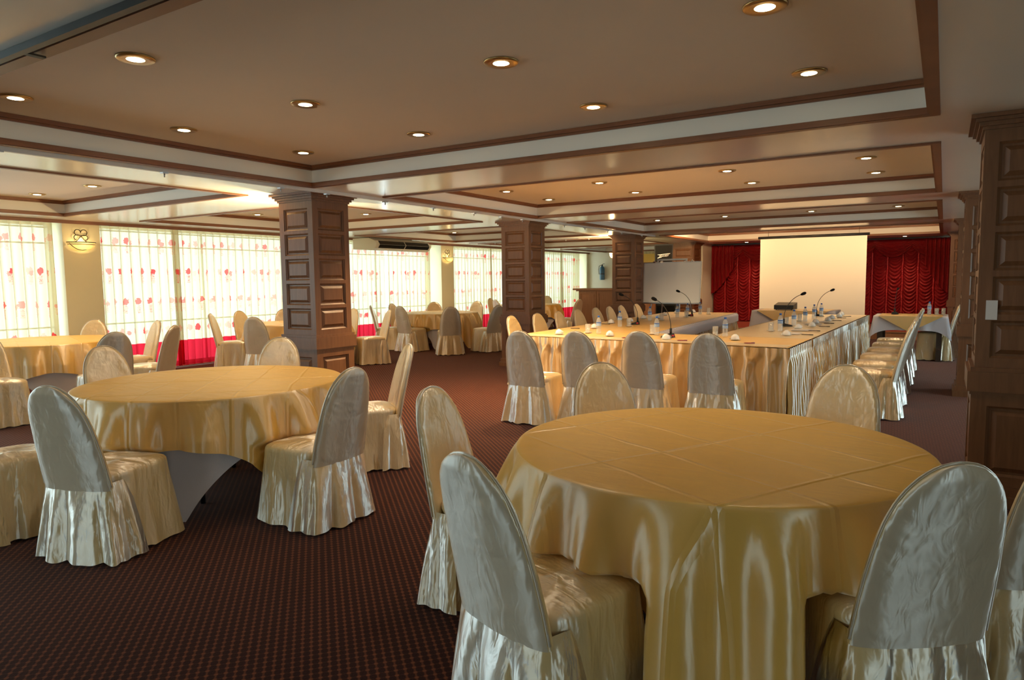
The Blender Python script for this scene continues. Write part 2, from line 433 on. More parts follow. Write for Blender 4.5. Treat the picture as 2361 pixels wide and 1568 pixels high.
# roof slab above so that daylight only enters by the windows
mb.box((XW-.35,YS-.35,ZC+.02), (XE+.35,YN+.35,ZC+.2), 0)
struct('ceiling', mb, [M['soffit'], M['coffer'], M['cofferside']], 'off-white soffit ceiling with deep recessed panels')
def frame_loop(mb, x0, x1, y0, y1, z0, z1, t, mi=0):
    """square moulding just inside a rectangle"""
    mb.box((x0,y0,z0),(x1,y0+t,z1),mi); mb.box((x0,y1-t,z0),(x1,y1,z1),mi)
    mb.box((x0,y0+t,z0),(x0+t,y1-t,z1),mi); mb.box((x1-t,y0+t,z0),(x1,y1-t,z1),mi)
for i, (x0, x1, y0, y1) in enumerate(coffers):
    mb = MB()
    frame_loop(mb, x0-.035, x1+.035, y0-.035, y1+.035, ZS-.014, ZS, .055)
    frame_loop(mb, x0+.0205, x1-.0205, y0+.0205, y1-.0205, ZS-.010, ZS+.02, .012)
    frame_loop(mb, x0+.001, x1-.001, y0+.001, y1-.001, ZS+.001, ZS+.032, .0195)
    frame_loop(mb, x0+.001, x1-.001, y0+.001, y1-.001, ZC-.03, ZC-.001, .045)
    frame_loop(mb, x0+.001, x1-.001, y0+.001, y1-.001, ZC-.045, ZC-.0305, .022)
    struct('trim_%d' % (i+1), mb, M['trim'], 'dark teak moulding round a recessed ceiling panel')

# window wall on the left, pillars, windows, back walls
PIL = [.9, 5.46, 10.0, 14.58, 19.15]
PW = .27
mb = MB()
edges = [YS] + [v for p in PIL for v in (p-PW, p+PW)] + [YN]
for p in PIL: mb.box((XW-.22, p-PW, 0), (-11.15, p+PW, ZS))
mb.box((XW-.22, YS-.3, 0), (-11.2, YS+.3, ZS)); mb.box((XW-.22, YN-.45, 0), (-11.15, YN+.2, ZS))
bays = []
for k in range(0, len(edges), 2):
    a, b = edges[k], edges[k+1]
    if k == 0: a += .3
    if k == len(edges)-2: b -= .45
    bays.append((a, b))
    mb.box((XW-.2, a, ZS-.06), (XW, b, ZS)); mb.box((XW-.2, a, 0), (XW, b, .06))
struct('wall_left', mb, M['wall'], 'cream plastered window wall with pillars')
for i, (a, b) in enumerate(bays):
    w = thing('window_%d' % (i+1), 'tall white framed window behind the sheer curtains', None); w['kind'] = 'structure'
    f = MB(); n = 2
    for q in range(n+1):
        y = lerp(a, b, q/n); f.box((XW-.10, max(a, y-.015), .06), (XW-.07, min(b, y+.015), ZS-.06))
    for z in (.06, .80, 2.08, ZS-.10):
        for q in range(n):
            f.box((XW-.098, lerp(a,b,q/n)+.016, z), (XW-.072, lerp(a,b,(q+1)/n)-.016, z+.022))
    f.build('window_frame', M['frame'], w)
    g = MB(); g.add([(XW-.09,a,.06),(XW-.09,b,.06),(XW-.09,b,ZS-.06),(XW-.09,a,ZS-.06)], [(0,1,2,3)])
    g.build('window_glass', M['pane'], w)
mb = MB(); mb.box((-11.14, YS, ZS-.05), (-11.10, YN, ZS-.001))
struct('trim_%d' % (len(coffers)+1), mb, M['trim'], 'thin dark cornice along the top of the window wall')
# right wall: cream wall with large bare windows
mb = MB(); RW = [(-1.2, .3), (6.1, 9.3), (10.7, 13.9)]
cuts = [YS-.3] + [v for p in RW for v in p] + [YN+.2]
for k in range(0, len(cuts), 2): mb.box((XE, cuts[k], 0), (XE+.2, cuts[k+1], ZS+.3))
for a, b in RW: mb.box((XE, a, 0), (XE+.2, b, .15)); mb.box((XE, a, 2.3), (XE+.2, b, ZS+.3))
struct('wall_right', mb, M['wall'])
for i, (a, b) in enumerate(RW):
    w = thing('window_%d' % (i+11), 'wide window in the right wall', None); w['kind'] = 'structure'
    f = MB()
    for q in range(5):
        y = lerp(a, b, q/4); f.box((XE+.05, y-.03, .15), (XE+.11, y+.03, 2.3))
    f.build('window_frame', M['frame'], w)
    g = MB(); g.add([(XE+.08,a,.15),(XE+.08,b,.15),(XE+.08,b,2.3),(XE+.08,a,2.3)], [(0,1,2,3)]); g.build('window_glass', M['pane'], w)
# wall behind the camera with one wide window
BX0, BX1, BZ0, BZ1 = -4.9, -2.2, .5, 2.25
mb = MB(); mb.box((XW-.3, YS-.2, 0), (BX0, YS, ZS+.3)); mb.box((BX1, YS-.2, 0), (XE+.2, YS, ZS+.3))
mb.box((BX0, YS-.2, 0), (BX1, YS, BZ0)); mb.box((BX0, YS-.2, BZ1), (BX1, YS, ZS+.3))
struct('wall_front', mb, M['wall'])
w = thing('window_21', 'wide window in the wall opposite the stage', None); w['kind'] = 'structure'
f = MB()
for q in range(4):
    x = lerp(BX0, BX1, q/3); f.box((x-.03, YS-.12, BZ0), (x+.03, YS-.06, BZ1))
f.build('window_frame', M['frame'], w)
g = MB(); g.add([(BX0,YS-.09,BZ0),(BX1,YS-.09,BZ0),(BX1,YS-.09,BZ1),(BX0,YS-.09,BZ1)], [(0,1,2,3)]); g.build('window_glass', M['pane'], w)
# far wall
mb = MB()
mb.box((XW-.3, YN-.3, 0), (-5.5, YN, ZS))
struct('wall_back', mb, M['wallfar'], 'pale cream far wall behind the wooden counter')
mb = MB(); mb.box((-5.9, 20.75, 0), (.6, 20.9, ZS)); mb.box((.5, 20.75, 0), (XE+.2, 20.95, ZS+.2))
mb.box((-6.02, 19.4, 0), (-5.8, 20.9, ZS))
struct('wall_stage', mb, M['wallfar'], 'pale cream wall around the stage')
# stage platform
mb = MB(); mb.box((-5.8, 17.75, .0), (.25, 20.75, .18), 0); mb.box((-5.8, 17.72, 0), (.25, 17.75, .16), 1)
mb.box((-5.82, 17.70, .16), (.27, 17.76, .185), 1)
o = struct('floor_stage', mb, [M['stagecarpet'], M['counterwood']], 'low red carpeted stage platform with wooden riser')

# ------------------------------------------------------------------ panelled columns
def column(name, cx, cy, w, label):
    t = thing(name, label, None, (cx, cy, 0)); t['kind'] = 'structure'
    h = w/2
    def faces(mb, h, z0, z1, zs, border):
        """four faces of stiles and rails with raised panels set into recesses"""
        core = h-.022
        mb.box((-core,-core,z0),(core,core,z1))
        for k in range(4):
            R = Matrix.Rotation(k*PI/2, 3, 'Z')
            sub = MB()
            sub.box((-h,-h,z0),(-h+border,-core+.001,z1)); sub.box((h-border,-h,z0),(core,-core+.001,z1))
            zz = [z0] + [v for a, b in zs for v in (a, b)] + [z1]
            for q in range(0, len(zz), 2):
                sub.box((-h+border,-h,zz[q]),(h-border,-core+.001,zz[q+1]))
            for a, b in zs:
                x0, x1 = -h+border, h-border
                # ovolo lip then raised, bevelled field
                frame_lip = .012
                for g0, g1, y0, y1 in ((0, .014, -h+.006, -h+.016),):
                    sub.add([(x0,y0,a),(x1,y0,a),(x1,y0,b),(x0,y0,b),(x0+g1,y1,a+g1),(x1-g1,y1,a+g1),(x1-g1,y1,b-g1),(x0+g1,y1,b-g1)],
                            [(0,1,5,4),(1,2,6,5),(2,3,7,6),(3,0,4,7)])
                i0, i1 = .028, .055
                yb, yt = -core-.001, -h+.004
                sub.add([(x0+i0,yb,a+i0),(x1-i0,yb,a+i0),(x1-i0,yb,b-i0),(x0+i0,yb,b-i0),(x0+i1,yt,a+i1),(x1-i1,yt,a+i1),(x1-i1,yt,b-i1),(x0+i1,yt,b-i1)],
                        [(0,1,5,4),(1,2,6,5),(2,3,7,6),(3,0,4,7),(4,5,6,7)])
            mb.add([R @ Vector(p) for p in sub.v], sub.f)
    up = MB(); faces(up, h, .86, 2.36, [(.93+.272*i, .93+.272*i+.235) for i in range(5)], .075)
    up.build('shaft', M['wood'], t)
    bl = MB()
    bl.box((-h-.035,-h-.035,.72),(h+.035,h+.035,.845)); bl.box((-h-.02,-h-.02,.845),(h+.02,h+.02,.872)); bl.box((-h-.02,-h-.02,.70),(h+.02,h+.02,.72))
    bl.build('belt_moulding', M['wood'], t)
    lo = MB(); faces(lo, h+.012, .12, .70, [(.19, .63)], .085); lo.build('pedestal', M['wood'], t)
    ba = MB(); ba.box((-h-.05,-h-.05,0),(h+.05,h+.05,.07)); ba.box((-h-.03,-h-.03,.07),(h+.03,h+.03,.13)); ba.build('base', M['wood'], t)
    ca = MB()
    for e, z0, z1 in ((.012,2.33,2.35),(.03,2.35,2.375),(.05,2.375,2.395),(.075,2.395,ZS-.001)):
        ca.box((-h-e,-h-e,z0),(h+e,h+e,z1))
    ca.build('capital', M['wood'], t)
    return t
column('column_1', -6.04, 5.45, .53, 'panelled teak column nearest the two big round tables at left')
column('column_2', -6.04, 10.0, .53, 'panelled teak column beside the left end of the conference table')
column('column_3', -6.04, 14.55, .53, 'panelled teak column behind the whiteboard')
column('column_4', -6.12, 18.95, .62, 'orange lit panelled column at the left of the stage')
column('column_5', .445, 5.45, .53, 'dark panelled column close by at the right edge with a paper notice')
column('column_6', .445, 10.0, .53, 'dark panelled column behind the nearest right-hand column')
column('column_7', .445, 14.55, .53, 'farther dark column beside the white-clothed table')
column('column_8', .36, 18.95, .53, 'slim orange lit column at the right end of the stage')
nt_ = MB(); nt_.box((.225, 5.1795, 1.17), (.285, 5.1825, 1.29))
tag(nt_.build('paper_notice', M['paper']), 'small white paper notice taped on the near right column', 'paper')

# ------------------------------------------------------------------ banquet chairs
HPROF = [(0,.0),(.006,.16),(.02,.29),(.045,.40),(.08,.515),(.13,.63),(.2,.74),(.3,.83),(.4,.88),(.6,.945),(.8,.98),(1,1)]
CH = .95; SEAM = .405
def back_center(s):      # centre line of the backrest (y), s 0 bottom .. 1 top
    return -.222 - .105*s - .03*s*s
def chair_parts(seed):
    rn = sines(seed, 6, 6, 26); rn2 = sines(seed+50, 6, 5, 22); rf = sines(seed+90, 5, 5, 12)
    rnd = random.Random(seed)
    # backrest
    b = MB(); nu, nv = 44, 34
    def fb(u, v):
        t = (1-v)**1.8                      # 1 bottom .. 0 top
        t = max(t, .0)
        s = 1-t
        w = .212*table_interp(HPROF, t)
        th = .030*min(1, (t*14)**.5) if t > 0 else 0.0
        a = 2*PI*u
        ca, sa = math.cos(a), math.sin(a)
        x = w*math.copysign(abs(ca)**.45, ca); y = th*math.copysign(abs(sa)**.7, sa)
        q = x/.212
        z = SEAM-.02 + (CH-SEAM+.02)*s
        yy = back_center(s) + y - .022*(1-q*q)
        yy += (.0045*rn(x*2.2+s*1.3)*rn2(s*2.1) if abs(sa) > .3 else 0)
        return (x, yy, z)
    b.grid(nu, nv, fb, closed=True)
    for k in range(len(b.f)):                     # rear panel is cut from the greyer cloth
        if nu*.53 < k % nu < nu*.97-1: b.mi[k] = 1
    back = b.mesh('backrest', [M['chair'], M['chairback']])
    # piping round the rear outline
    p = MB(); pts = []
    for side in (-1, 1):
        L = []
        for k in range(22):
            t = (1-k/21)**1.8; s = 1-t
            w = .213*table_interp(HPROF, t)
            L.append((side*w, back_center(s)-.012, SEAM+(CH+.002-SEAM)*s))
        pts += L if side < 0 else L[::-1][1:]
    p.tube(pts, .0045, 6)
    pip = p.mesh('piping', M['piping'])
    # seat with its front and side drop
    s_ = MB()
    A, B = .218, .232
    def rr(a, ax, by, ex=4.5):
        c, s = math.cos(a), math.sin(a)
        k = (abs(c/ax)**ex + abs(s/by)**ex)**(-1/ex)
        return c*k, s*k
    nfold = rnd.choice([9, 10, 11]); ph = rnd.uniform(0, 6)
    levels = []
    for sc, z in ((.02,.486),(.3,.485),(.55,.482),(.75,.479),(.88,.474),(.955,.466),(.99,.455),(1.0,.44)): levels.append(('t', sc, z))
    for k in range(1, 15): levels.append(('d', k/14, lerp(.44, .012, k/14)))
    na = 96; vs = []
    for kind, q, z in levels:
        for i in range(na):
            a = 2*PI*i/na
            if kind == 't':
                x, y = rr(a, A*q, B*q)
                z2 = z + .004*rn(x*3+y*2)*rn2(y*2.6-x)*(1-q*.4)
                vs.append((x, y, z2))
            else:
                x, y = rr(a, A, B); l = math.hypot(x, y); nx, ny = x/l, y/l
                front = max(0, min(1, (y+.19)/.08))
                corner = (abs(math.sin(2*a))**3)
                off = q**1.1*(.028 + .03*corner) + q*.013*math.sin(nfold*a+ph+1.2*rf(a*.5)) + .007*q*rn(a*.55) - .01*math.sin(PI*q)*(1-corner)
                off = off*front - .012*(1-front)
                z2 = z + (.012*max(0, rf(a*1.3)) if q > .99 else 0)
                vs.append((x+nx*off, y+ny*off, z2))
    fs = [tuple(range(na))]
    for j in range(len(levels)-1):
        for i in range(na):
            fs.append((j*na+i, (j+1)*na+i, (j+1)*na+(i+1)%na, j*na+(i+1)%na))
    s_.add(vs, fs, 0, True)
    seat = s_.mesh('seat', M['chair'])
    # gathered skirt hanging from the back
    k_ = MB()
    top = [(-.15,-.05),(-.205,-.16),(-.203,-.232),(-.1,-.262),(.1,-.262),(.203,-.232),(.205,-.16),(.15,-.05)]
    bot = [(-.262,.0),(-.282,-.13),(-.275,-.285),(-.1,-.315),(.1,-.315),(.275,-.285),(.282,-.13),(.262,.0)]
    top[0] = (-.196,-.12); top[1] = (-.211,-.15); top[-1] = (.196,-.12); top[-2] = (.211,-.15)
    bot[0] = (-.268,-.075); bot[1] = (-.28,-.13); bot[-1] = (.268,-.075); bot[-2] = (.28,-.13)
    def poly(P, u):
        D = [0]
        for a, c in zip(P, P[1:]): D.append(D[-1]+math.hypot(c[0]-a[0], c[1]-a[1]))
        d = u*D[-1]
        for i in range(len(P)-1):
            if d <= D[i+1]+1e-9:
                f = (d-D[i])/(D[i+1]-D[i]); 
                return lerp(P[i][0],P[i+1][0],f), lerp(P[i][1],P[i+1][1],f)
        return P[-1]
    nf = rnd.choice([4.5, 5, 5.5]); ph2 = rnd.uniform(0, 6)
    def fk(u, v):
        a = poly(top, u); c = poly(bot, u); q = v
        x, y = lerp(a[0], c[0], q**.8), lerp(a[1], c[1], q**.8)
        l = math.hypot(x, y+.02); nx, ny = x/l, (y+.02)/l
        g = abs(math.sin(nf*PI*u+ph2+.7*rf(u*3)))
        env = min(1, q*2.2)
        off = env*(.040*(g-.6)*(.3+.7*q)) + .0025*math.sin(62*u+ph2)*max(0, 1-q*3.5)*min(1, q*9) + .010*q*rn(u*2.2)
        for cc in (.2, .8):               # deep pleat at each rear corner
            d = abs(u-cc); off -= .024*q**.7*math.exp(-(d/.03)**2)
        z = lerp(SEAM+.02, .014, q) + (.010*rf(u*5)*q if q > .9 else 0)
        return (x+nx*off, y+ny*off, max(.006, z))
    k_.grid(90, 18, fk)
    skirt = k_.mesh('back_skirt', M['chair'])
    return back, pip, seat, skirt
leg_meshes = []
for x in (-.195, .195):
    for y in (-.235, .205):
        l = MB(); l.tube([(x, y*.9, .0), (x*.9, y*.78, .36)], .011, 8); l.lathe([(0,0),(.016,0),(.016,.022),(.012,.026)], 10, (x, y*.9, 0))
        leg_meshes.append(l.mesh('leg', M['black']))
PROTO = []
def new_chair(v, label, group):
    t = thing('banquet_chair', label, 'chair', group=group)
    back, pip, seat, skirt = chair_parts(11+v*7)
    b = link('backrest', back, t); link('piping', pip, b)
    link('seat', seat, t); link('back_skirt', skirt, t)
    for m in leg_meshes: link('leg', m, t)
    return t
NV = 5
def chair(i, x, y, dx, dy, label, group, sz=1.0):
    v = i % NV
    rz = math.atan2(-dx, dy)
    if v >= len(PROTO):
        t = new_chair(v, label, group); PROTO.append(t)
        t.location = (x, y, 0); t.rotation_euler = (0, 0, rz); t.scale = (1, 1, sz)
    else:
        t = copy_tree(PROTO[v], (x, y, 0), rz, label, group, (1, 1, sz))
    return (x, y, rz)
GA = 'chairs round the near right table'
GB = 'chairs round the table before the first left column'
GC = 'chairs round the far left table'
GD = 'chairs round the table behind the first left column'
GE = 'chairs round the table between the first two columns'
GF = 'chairs round the far corner table'
S = 'champagne satin chair '
chairsA = [
 (-1.05,1.93,.30,.954,'shiny pale-backed satin chair in the foreground, seat tucked under the near round table'),
 (-1.68,2.56,1,.1,'narrow satin chair seen side-on, left of the near round table'),
 (-1.46,3.50,.74,-.67,'bright satin chair behind the near table, left of its two far chairs'),
 (-.53,3.90,-.25,-.97,'plain champagne chair behind the near table, right of its two far chairs'),
 (-.17,2.44,-.61,.79,'large grey-backed satin chair in the right foreground with piped edge'),
 (.20,3.09,-.6,.8,'satin chair cut by the right edge, behind the grey-backed foreground chair'),
]
chairsB = [
 (-3.89,1.99,-.316,.949,'grey shaded satin chair in left foreground with its back to us'),
 (-3.28,2.87,-1,-.03,'satin chair with grey-green back, right of the mid-left table'),
 (-3.85,3.92,-.6,-.8,'bright-fronted satin chair standing apart right of the mid-left table'),
 (-4.98,3.90,.52,-.85,'chair back showing over the mid-left table just left of the column'),
 (-5.47,2.97,1,.03,'broad olive-gold chair back behind the left rim of the mid-left table'),
 (-4.63,1.76,.1,1,'gold chair seat cut by the left edge beside the grey shaded chair'),
]
chairsC = [
 (-7.80,3.95,-1,.1,'purplish shaded chair back in front of the far left round table'),
 (-8.30,3.15,1,-.05,'crumpled satin seat at left edge below the far left table'),
 (-10.17,4.92,.63,-.78,'chair against the cream pillar below the wall sconce'),
 (-10.50,3.95,1,.1,'sliver of a chair at left edge before the curtain'),
 (-9.33,5.10,-.2,-1,'pale chair facing left before the red curtain hem, farther of the pair'),
 (-8.24,4.70,-.85,-.5,'gold chair facing left before the red curtain hem, nearer of the pair'),
]
chairsD = [
 (-10.13,7.30,.75,.65,'edge-on chair facing right before the rose curtain, left of the first column'),
 (-10.50,8.00,1,.15,'chair back against the bright curtain behind the pink-backed chair'),
 (-8.80,6.90,-.4,.92,'pink-lit chair back just left of the first column'),
 (-10.27,8.63,.95,-.3,'sliver of chair showing just left of the first column'),
 (-9.47,9.04,-.1,-1,'sliver of chair showing just right of the first column'),
 (-8.60,8.95,-.5,-.86,'gold chair facing left, just right of the first column'),
]
chairsE = [
 (-9.35,11.00,.1,1,'gold chair with its back to us at the left of the table between columns'),
 (-10.02,11.00,.8,.6,'edge-on chair leaning left before the curtain right of the first column'),
 (-10.25,11.80,1,.1,'shaded chair back peeping above the chair at the left of the middle table'),
 (-10.05,12.64,.68,-.73,'chair behind the far rim of the table between columns'),
 (-8.30,10.85,-.7,.71,'chair with grey-mauve back before the middle of the table between columns'),
 (-7.95,11.65,-.97,.2,'chair with dark leaning back just left of the second column'),
 (-9.57,13.35,.1,-1,'pale chair at the far right rim of the table between columns'),
]
chairsF = [
 (-9.75,15.30,.45,.9,'pale chair back behind the dark leaning one by the second column'),
 (-10.40,16.00,1,0,'pinkish chair back leaning left before the far rose curtain'),
 (-10.33,18.25,.2,-1,'chair above the far corner tablecloth right of the second column'),
 (-8.10,15.57,-.88,.12,'edge-on orange-gold chair in front of the wooden counter'),
]
n = 0; OBST = {}
for key, L, g in (('A',chairsA,GA),('B',chairsB,GB),('C',chairsC,GC),('D',chairsD,GD),('E',chairsE,GE),('F',chairsF,GF)):
    OBST[key] = []
    for x, y, dx, dy, lab in L:
        OBST[key].append(chair(n, x, y, dx, dy, lab, g)); n += 1
GU = 'chairs round the conference table'
lrow = [8.2, 8.9, 9.6, 10.25, 10.95, 11.55, 12.1, 12.85]
OBST['U'] = []
for i, y in enumerate(lrow):
    lab = ORD[i] + ' gold chair from the near end along the left side of the conference table'
    OBST['U'].append(chair(n, -4.79, y, 1, random.Random(i).uniform(-.06, .06), lab, GU)); n += 1
frow = [(-3.54,6.12,-.02,'leftmost of the four chairs with backs to us at the conference table front'),
        (-2.99,6.28,.0,'second chair from left at the conference table front, half behind a bright chair'),
        (-2.45,6.52,.0,'third chair from left at the conference table front'),
        (-1.79,6.50,-.03,'rightmost of the four chairs with backs to us, smooth dark stretch cover')]
for x, y, d, lab in frow:
    chair(n, x, y, d, 1, lab, GU); n += 1
for i in range(6):
    lab = ORD[i] + ' chair from the near end along the right side of the conference table'
    OBST['U'].append(chair(n, -.63, 8.0+.83*i, -1, random.Random(i+9).uniform(-.05, .05), lab, GU)); n += 1
chair(n, -.13, 13.82, -1, 0, 'chair at the right end of the small white-clothed table', 'chairs at the small white table'); n += 1

# ------------------------------------------------------------------ round tables and cloths
def press(p, obst, front=.262):
    """cloth is pushed under the table where a chair seat stands"""
    x, y, z = p
    if z > .495: return p
    for ob_ in obst:
        ox, oy, rz = ob_[:3]; front = ob_[3] if len(ob_) > 3 else front
        c, s = math.cos(-rz), math.sin(-rz)
        lx, ly = c*(x-ox)-s*(y-oy), s*(x-ox)+c*(y-oy)
        if abs(lx) < .30 and -.36 < ly < front:
            k = min(1, (.495-z)/.05); e = 1-max(0, (abs(lx)-.25)/.05)
            ly = lerp(ly, front, k*e)
            c, s = math.cos(rz), math.sin(rz)
            x, y = ox+c*lx-s*ly, oy+s*lx+c*ly
    return (x, y, z)
def cloth(cx, cy, R, half, rot, ztop, seed, obst, flare=.13, amp=.095):
    rf = sines(seed, 6, 7, 17); rg = sines(seed+5, 5, 9, 24); rw = sines(seed+9, 5, 3, 9)
    mb = MB(); na = 288
    top = [.0001, .25, .5, .7, .85, .94, .98, 1.0]
    nd = 26
    vs = []
    for q in top:
        for i in range(na):
            a = 2*PI*i/na; r = R*q
            x, y = r*math.cos(a), r*math.sin(a)
            z = ztop + .0012*rw(x*3)*rw(y*3+1) - (.004 if q == 1.0 else 0.001 if q > .97 else 0)
            vs.append((cx+x, cy+y, z))
    for k in range(1, nd+1):
        for i in range(na):
            a = 2*PI*i/na; b = a-rot
            rs = half/max(abs(math.cos(b)), abs(math.sin(b)))
            L = rs-R; corner = (L-(half-R))/(half*1.414-half)
            d = L*(k/nd)**1.15
            near = math.sin(4*b)                     # folds fan out either side of each corner
            f = .6*math.sin(19*a+2.6*rw(a)+seed) + .55*rf(a) + .35*rg(a)
            f = math.copysign(abs(f)**.8, f)
            grow = min(1, max(0, d-.015)/.22)**.8
            r = R + .006 + flare*d*(.35+.65*corner)*.9 + amp*max(-.55, f)*grow*(.5+.5*corner) + amp*.45*grow*min(1, amp/.05)
            z = ztop-.004 - max(0, d-.008)*.985 - .006*math.sin(min(1, d/.02)*PI/2)
            z = max(.012+.006*(rf(a)+1), z)
            p = press((cx+r*math.cos(a), cy+r*math.sin(a), z), obst)
            vs.append(p)
    fs = [tuple(range(na))]
    for j in range(len(top)+nd-1):
        for i in range(na):
            fs.append((j*na+i, (j+1)*na+i, (j+1)*na+(i+1)%na, j*na+(i+1)%na))
    mb.add(vs, fs, 0, True)
    for k in range(1+na*(len(top)-1)): mb.mi[k] = 1
    return mb
def round_table(key, cx, cy, R, rot, where, seed, half=1.15):
    t = thing('round_table', 'round banquet table under the gold cloth ' + where, 'table', (cx, cy, 0), 0, 'round banquet tables')
    m = MB(); m.lathe([(0,.715),(R-.02,.715),(R-.014,.722),(R-.014,.738),(R-.02,.745),(0,.745)], 64); m.build('tabletop', M['darkwood'], t)
    for k in range(4):
        a = rot+k*PI/2
        l = MB(); x, y = .45*math.cos(a), .45*math.sin(a)
        l.tube([(x, y, 0), (x, y, .715)], .016, 8); l.build('leg', M['black'], t)
    ob = OBST[key]
    o = cloth(cx, cy, R-.016, half-.02, rot+PI/4, .752, seed+31, [(x, y, z, .30) for x, y, z in ob], .0, .010).build('undercloth', [M['lilac'], M['lilac']])
    tag(o, 'white undercloth showing below the gold cloth ' + where, 'tablecloth', 'white undercloths')
    mat = satin('gold_cloth_satin_%s' % key, GOLD, rough=.42, wr=.26, gloss=.42, creases=(rot, half/2))
    mtop = satin('gold_top_satin_%s' % key, GOLD, rough=.36, wr=.22, gloss=.20, creases=(rot, half/2), aniso=0)
    c = cloth(0, 0, R, half, rot, .76, seed, [(x-cx, y-cy, rz) for x, y, rz in ob])
    o = c.build('tablecloth', [mat, mtop], None, (cx, cy, 0))
    tag(o, 'gold satin cloth draped over the round table ' + where, 'tablecloth', 'gold tablecloths')
round_table('A', -.80, 2.84, .82, math.radians(-28), 'nearest us at right', 3, 1.16)
round_table('B', -4.41, 3.0, .88, math.radians(-48), 'at mid-left before the first column', 8, 1.17)
round_table('C', -9.62, 4.2, .87, math.radians(-20), 'at far left below the sconce', 12, 1.20)
round_table('D', -9.5, 8.15, .86, math.radians(-35), 'mostly hidden behind the first column', 17, 1.20)
round_table('E', -9.47, 12.0, .88, math.radians(-55), 'between the first and second columns', 23, 1.20)
round_table('F', -10.0, 16.9, .86, math.radians(-30), 'in the far corner behind the second column', 29, 1.20)

# ------------------------------------------------------------------ conference table
def skirted_table(name, label, quad, skirts, pitch, topmat, drop=None):
    """quad = 4 xy corners (ccw); skirts = edge indices that carry pleated skirting"""
    t = thing(name, label, 'table', (0,0,0), 0, 'conference table sections')
    m = MB()
    m.add([(*p, .752) for p in quad]+[(*p, .765) for p in quad], [(3,2,1,0),(4,5,6,7),(0,1,5,4),(1,2,6,5),(2,3,7,6),(3,0,4,7)])
    nx = 60
    m2 = MB(); rw = sines(5, 6, 4, 14)
    def fg(u, v):
        a = [lerp(quad[0][k], quad[1][k], u) for k in (0,1)]; b = [lerp(quad[3][k], quad[2][k], u) for k in (0,1)]
        x, y = lerp(a[0], b[0], v), lerp(a[1], b[1], v)
        return (x, y, .7665+.0022*rw(x*2.3)*rw(y*2.1)+.0016*rw(y*5+x))
    m2.add([], []); m2.grid(30, 60, fg)
    m.build('tabletop', M['darkwood'], t); m2.build('top_cloth', topmat, t)
    for ex, (e, mat) in enumerate(skirts):
        a, b = Vector(quad[e]), Vector(quad[(e+1) % 4]); d = b-a; L = d.length; d.normalize(); nrm = Vector((d.y, -d.x))
        k = MB(); rf = sines(e+40, 6, 3, 11); rg = sines(e+77, 5, 8, 30)
        nu = int(L/pitch*12)
        def fs(u, v, a=a, d=d, nrm=nrm, L=L):
            s = u*(L+.07)-.035; ph = s/pitch + .18*rf(s*1.5)
            fr = ph-math.floor(ph)
            pl = (1-abs(2*fr-1))                       # 0 at pleat edge, 1 mid
            box = min(1, pl*3.2)
            q = v
            band = min(1, max(0, (q-.10)/.10))
            off = .006 + .022*box*(.55+.45*(1-band)) + band*(pitch*.20*(math.sin(2*PI*fr+.8*rf(s*2))+.35*math.sin(4*PI*fr+1))*min(1, .35+q*1.5) + .018*rg(s*1.3+q*.6)) + .03*q
            off += .006*math.sin(2*PI*fr*2)*(1-band)
            p = a + d*(s + pitch*.12*math.cos(2*PI*fr)*band) + nrm*max(.003, off)
            z = lerp(.764, .012, q)
            return (p.x, p.y, z)
        k.grid(nu, 22, fs)
        pts = k.v
        k.v = [press(p, OBST['U'], .275) for p in pts]
        o = k.build('table_skirt', mat, t)
    if drop:
        e, dz = drop
        a, b = Vector(quad[e]), Vector(quad[(e+1) % 4]); d = b-a; L = d.length; d.normalize(); nrm = Vector((d.y, -d.x))
        k = MB(); rf = sines(99, 5, 2, 6)
        def fd(u, v):
            p = a + d*(u*L) + nrm*(.062+.006*rf(u*L)*v - .05*(1-min(1, v*5)))
            return (p.x, p.y, .768-dz*v - .01*rf(u*L*2)*v)
        k.grid(80, 8, fd); o = k.build('white_overhang', M['lilac'], t)
    return t
skirted_table('conference_table', 'front section of the skirted conference table, nearest us', [(-4.5,7.2),(-1.25,6.95),(-1.22,8.1),(-4.53,8.3)], [(0, M['skirt'])], .19, M['gold'])
skirted_table('conference_table', 'left arm of the skirted conference table with white edge', [(-4.53,8.305),(-3.08,8.22),(-3.42,13.6),(-4.72,13.6)], [(1, M['skirt']),(2, M['skirt']),(3, M['skirt'])], .10, M['gold'], (1, .16))
skirted_table('conference_table', 'right arm of the skirted conference table with ruffled skirt', [(-2.3,8.17),(-1.22,8.105),(-1.12,13.5),(-2.2,13.5)], [(1, M['skirt']),(2, M['skirt']),(3, M['skirt'])], .085, M['cream'])
# short skirt that closes the right end of the front section
k = MB(); rf = sines(71, 6, 3, 11); rg = sines(72, 5, 8, 30)
def fend(u, v):
    s = u*1.19-.03; ph = s/.085+.2*rf(s*2); fr = ph-math.floor(ph); band = min(1, max(0, (v-.1)/.1))
    off = .012+.014*min(1, (1-abs(2*fr-1))*3)*(1-.5*band)+band*(.026*math.sin(2*PI*fr)+.012*rg(s+v*.5))+.018*v
    return (-1.248+.03*u+max(.004, off), 6.95+s, lerp(.764, .012, v))
k.grid(170, 22, fend)
k.v = [press(p, OBST['U'], .275) for p in k.v]
ft = [o for o in COL.objects if o.get('label', '').startswith('front section')][0]
k.build('table_skirt', M['skirt'], ft)
k = MB()
def fend2(u, v):
    s = u*1.1; ph = s/.1; fr = ph-math.floor(ph)
    return (-4.505-.03*u-.01-.02*v-.012*math.sin(2*PI*fr)*min(1, v*4), 7.2+s, lerp(.764, .012, v))
k.grid(120, 16, fend2)
k.v = [press(p, OBST['U'], .275) for p in k.v]
k.build('table_skirt', M['skirt'], ft)
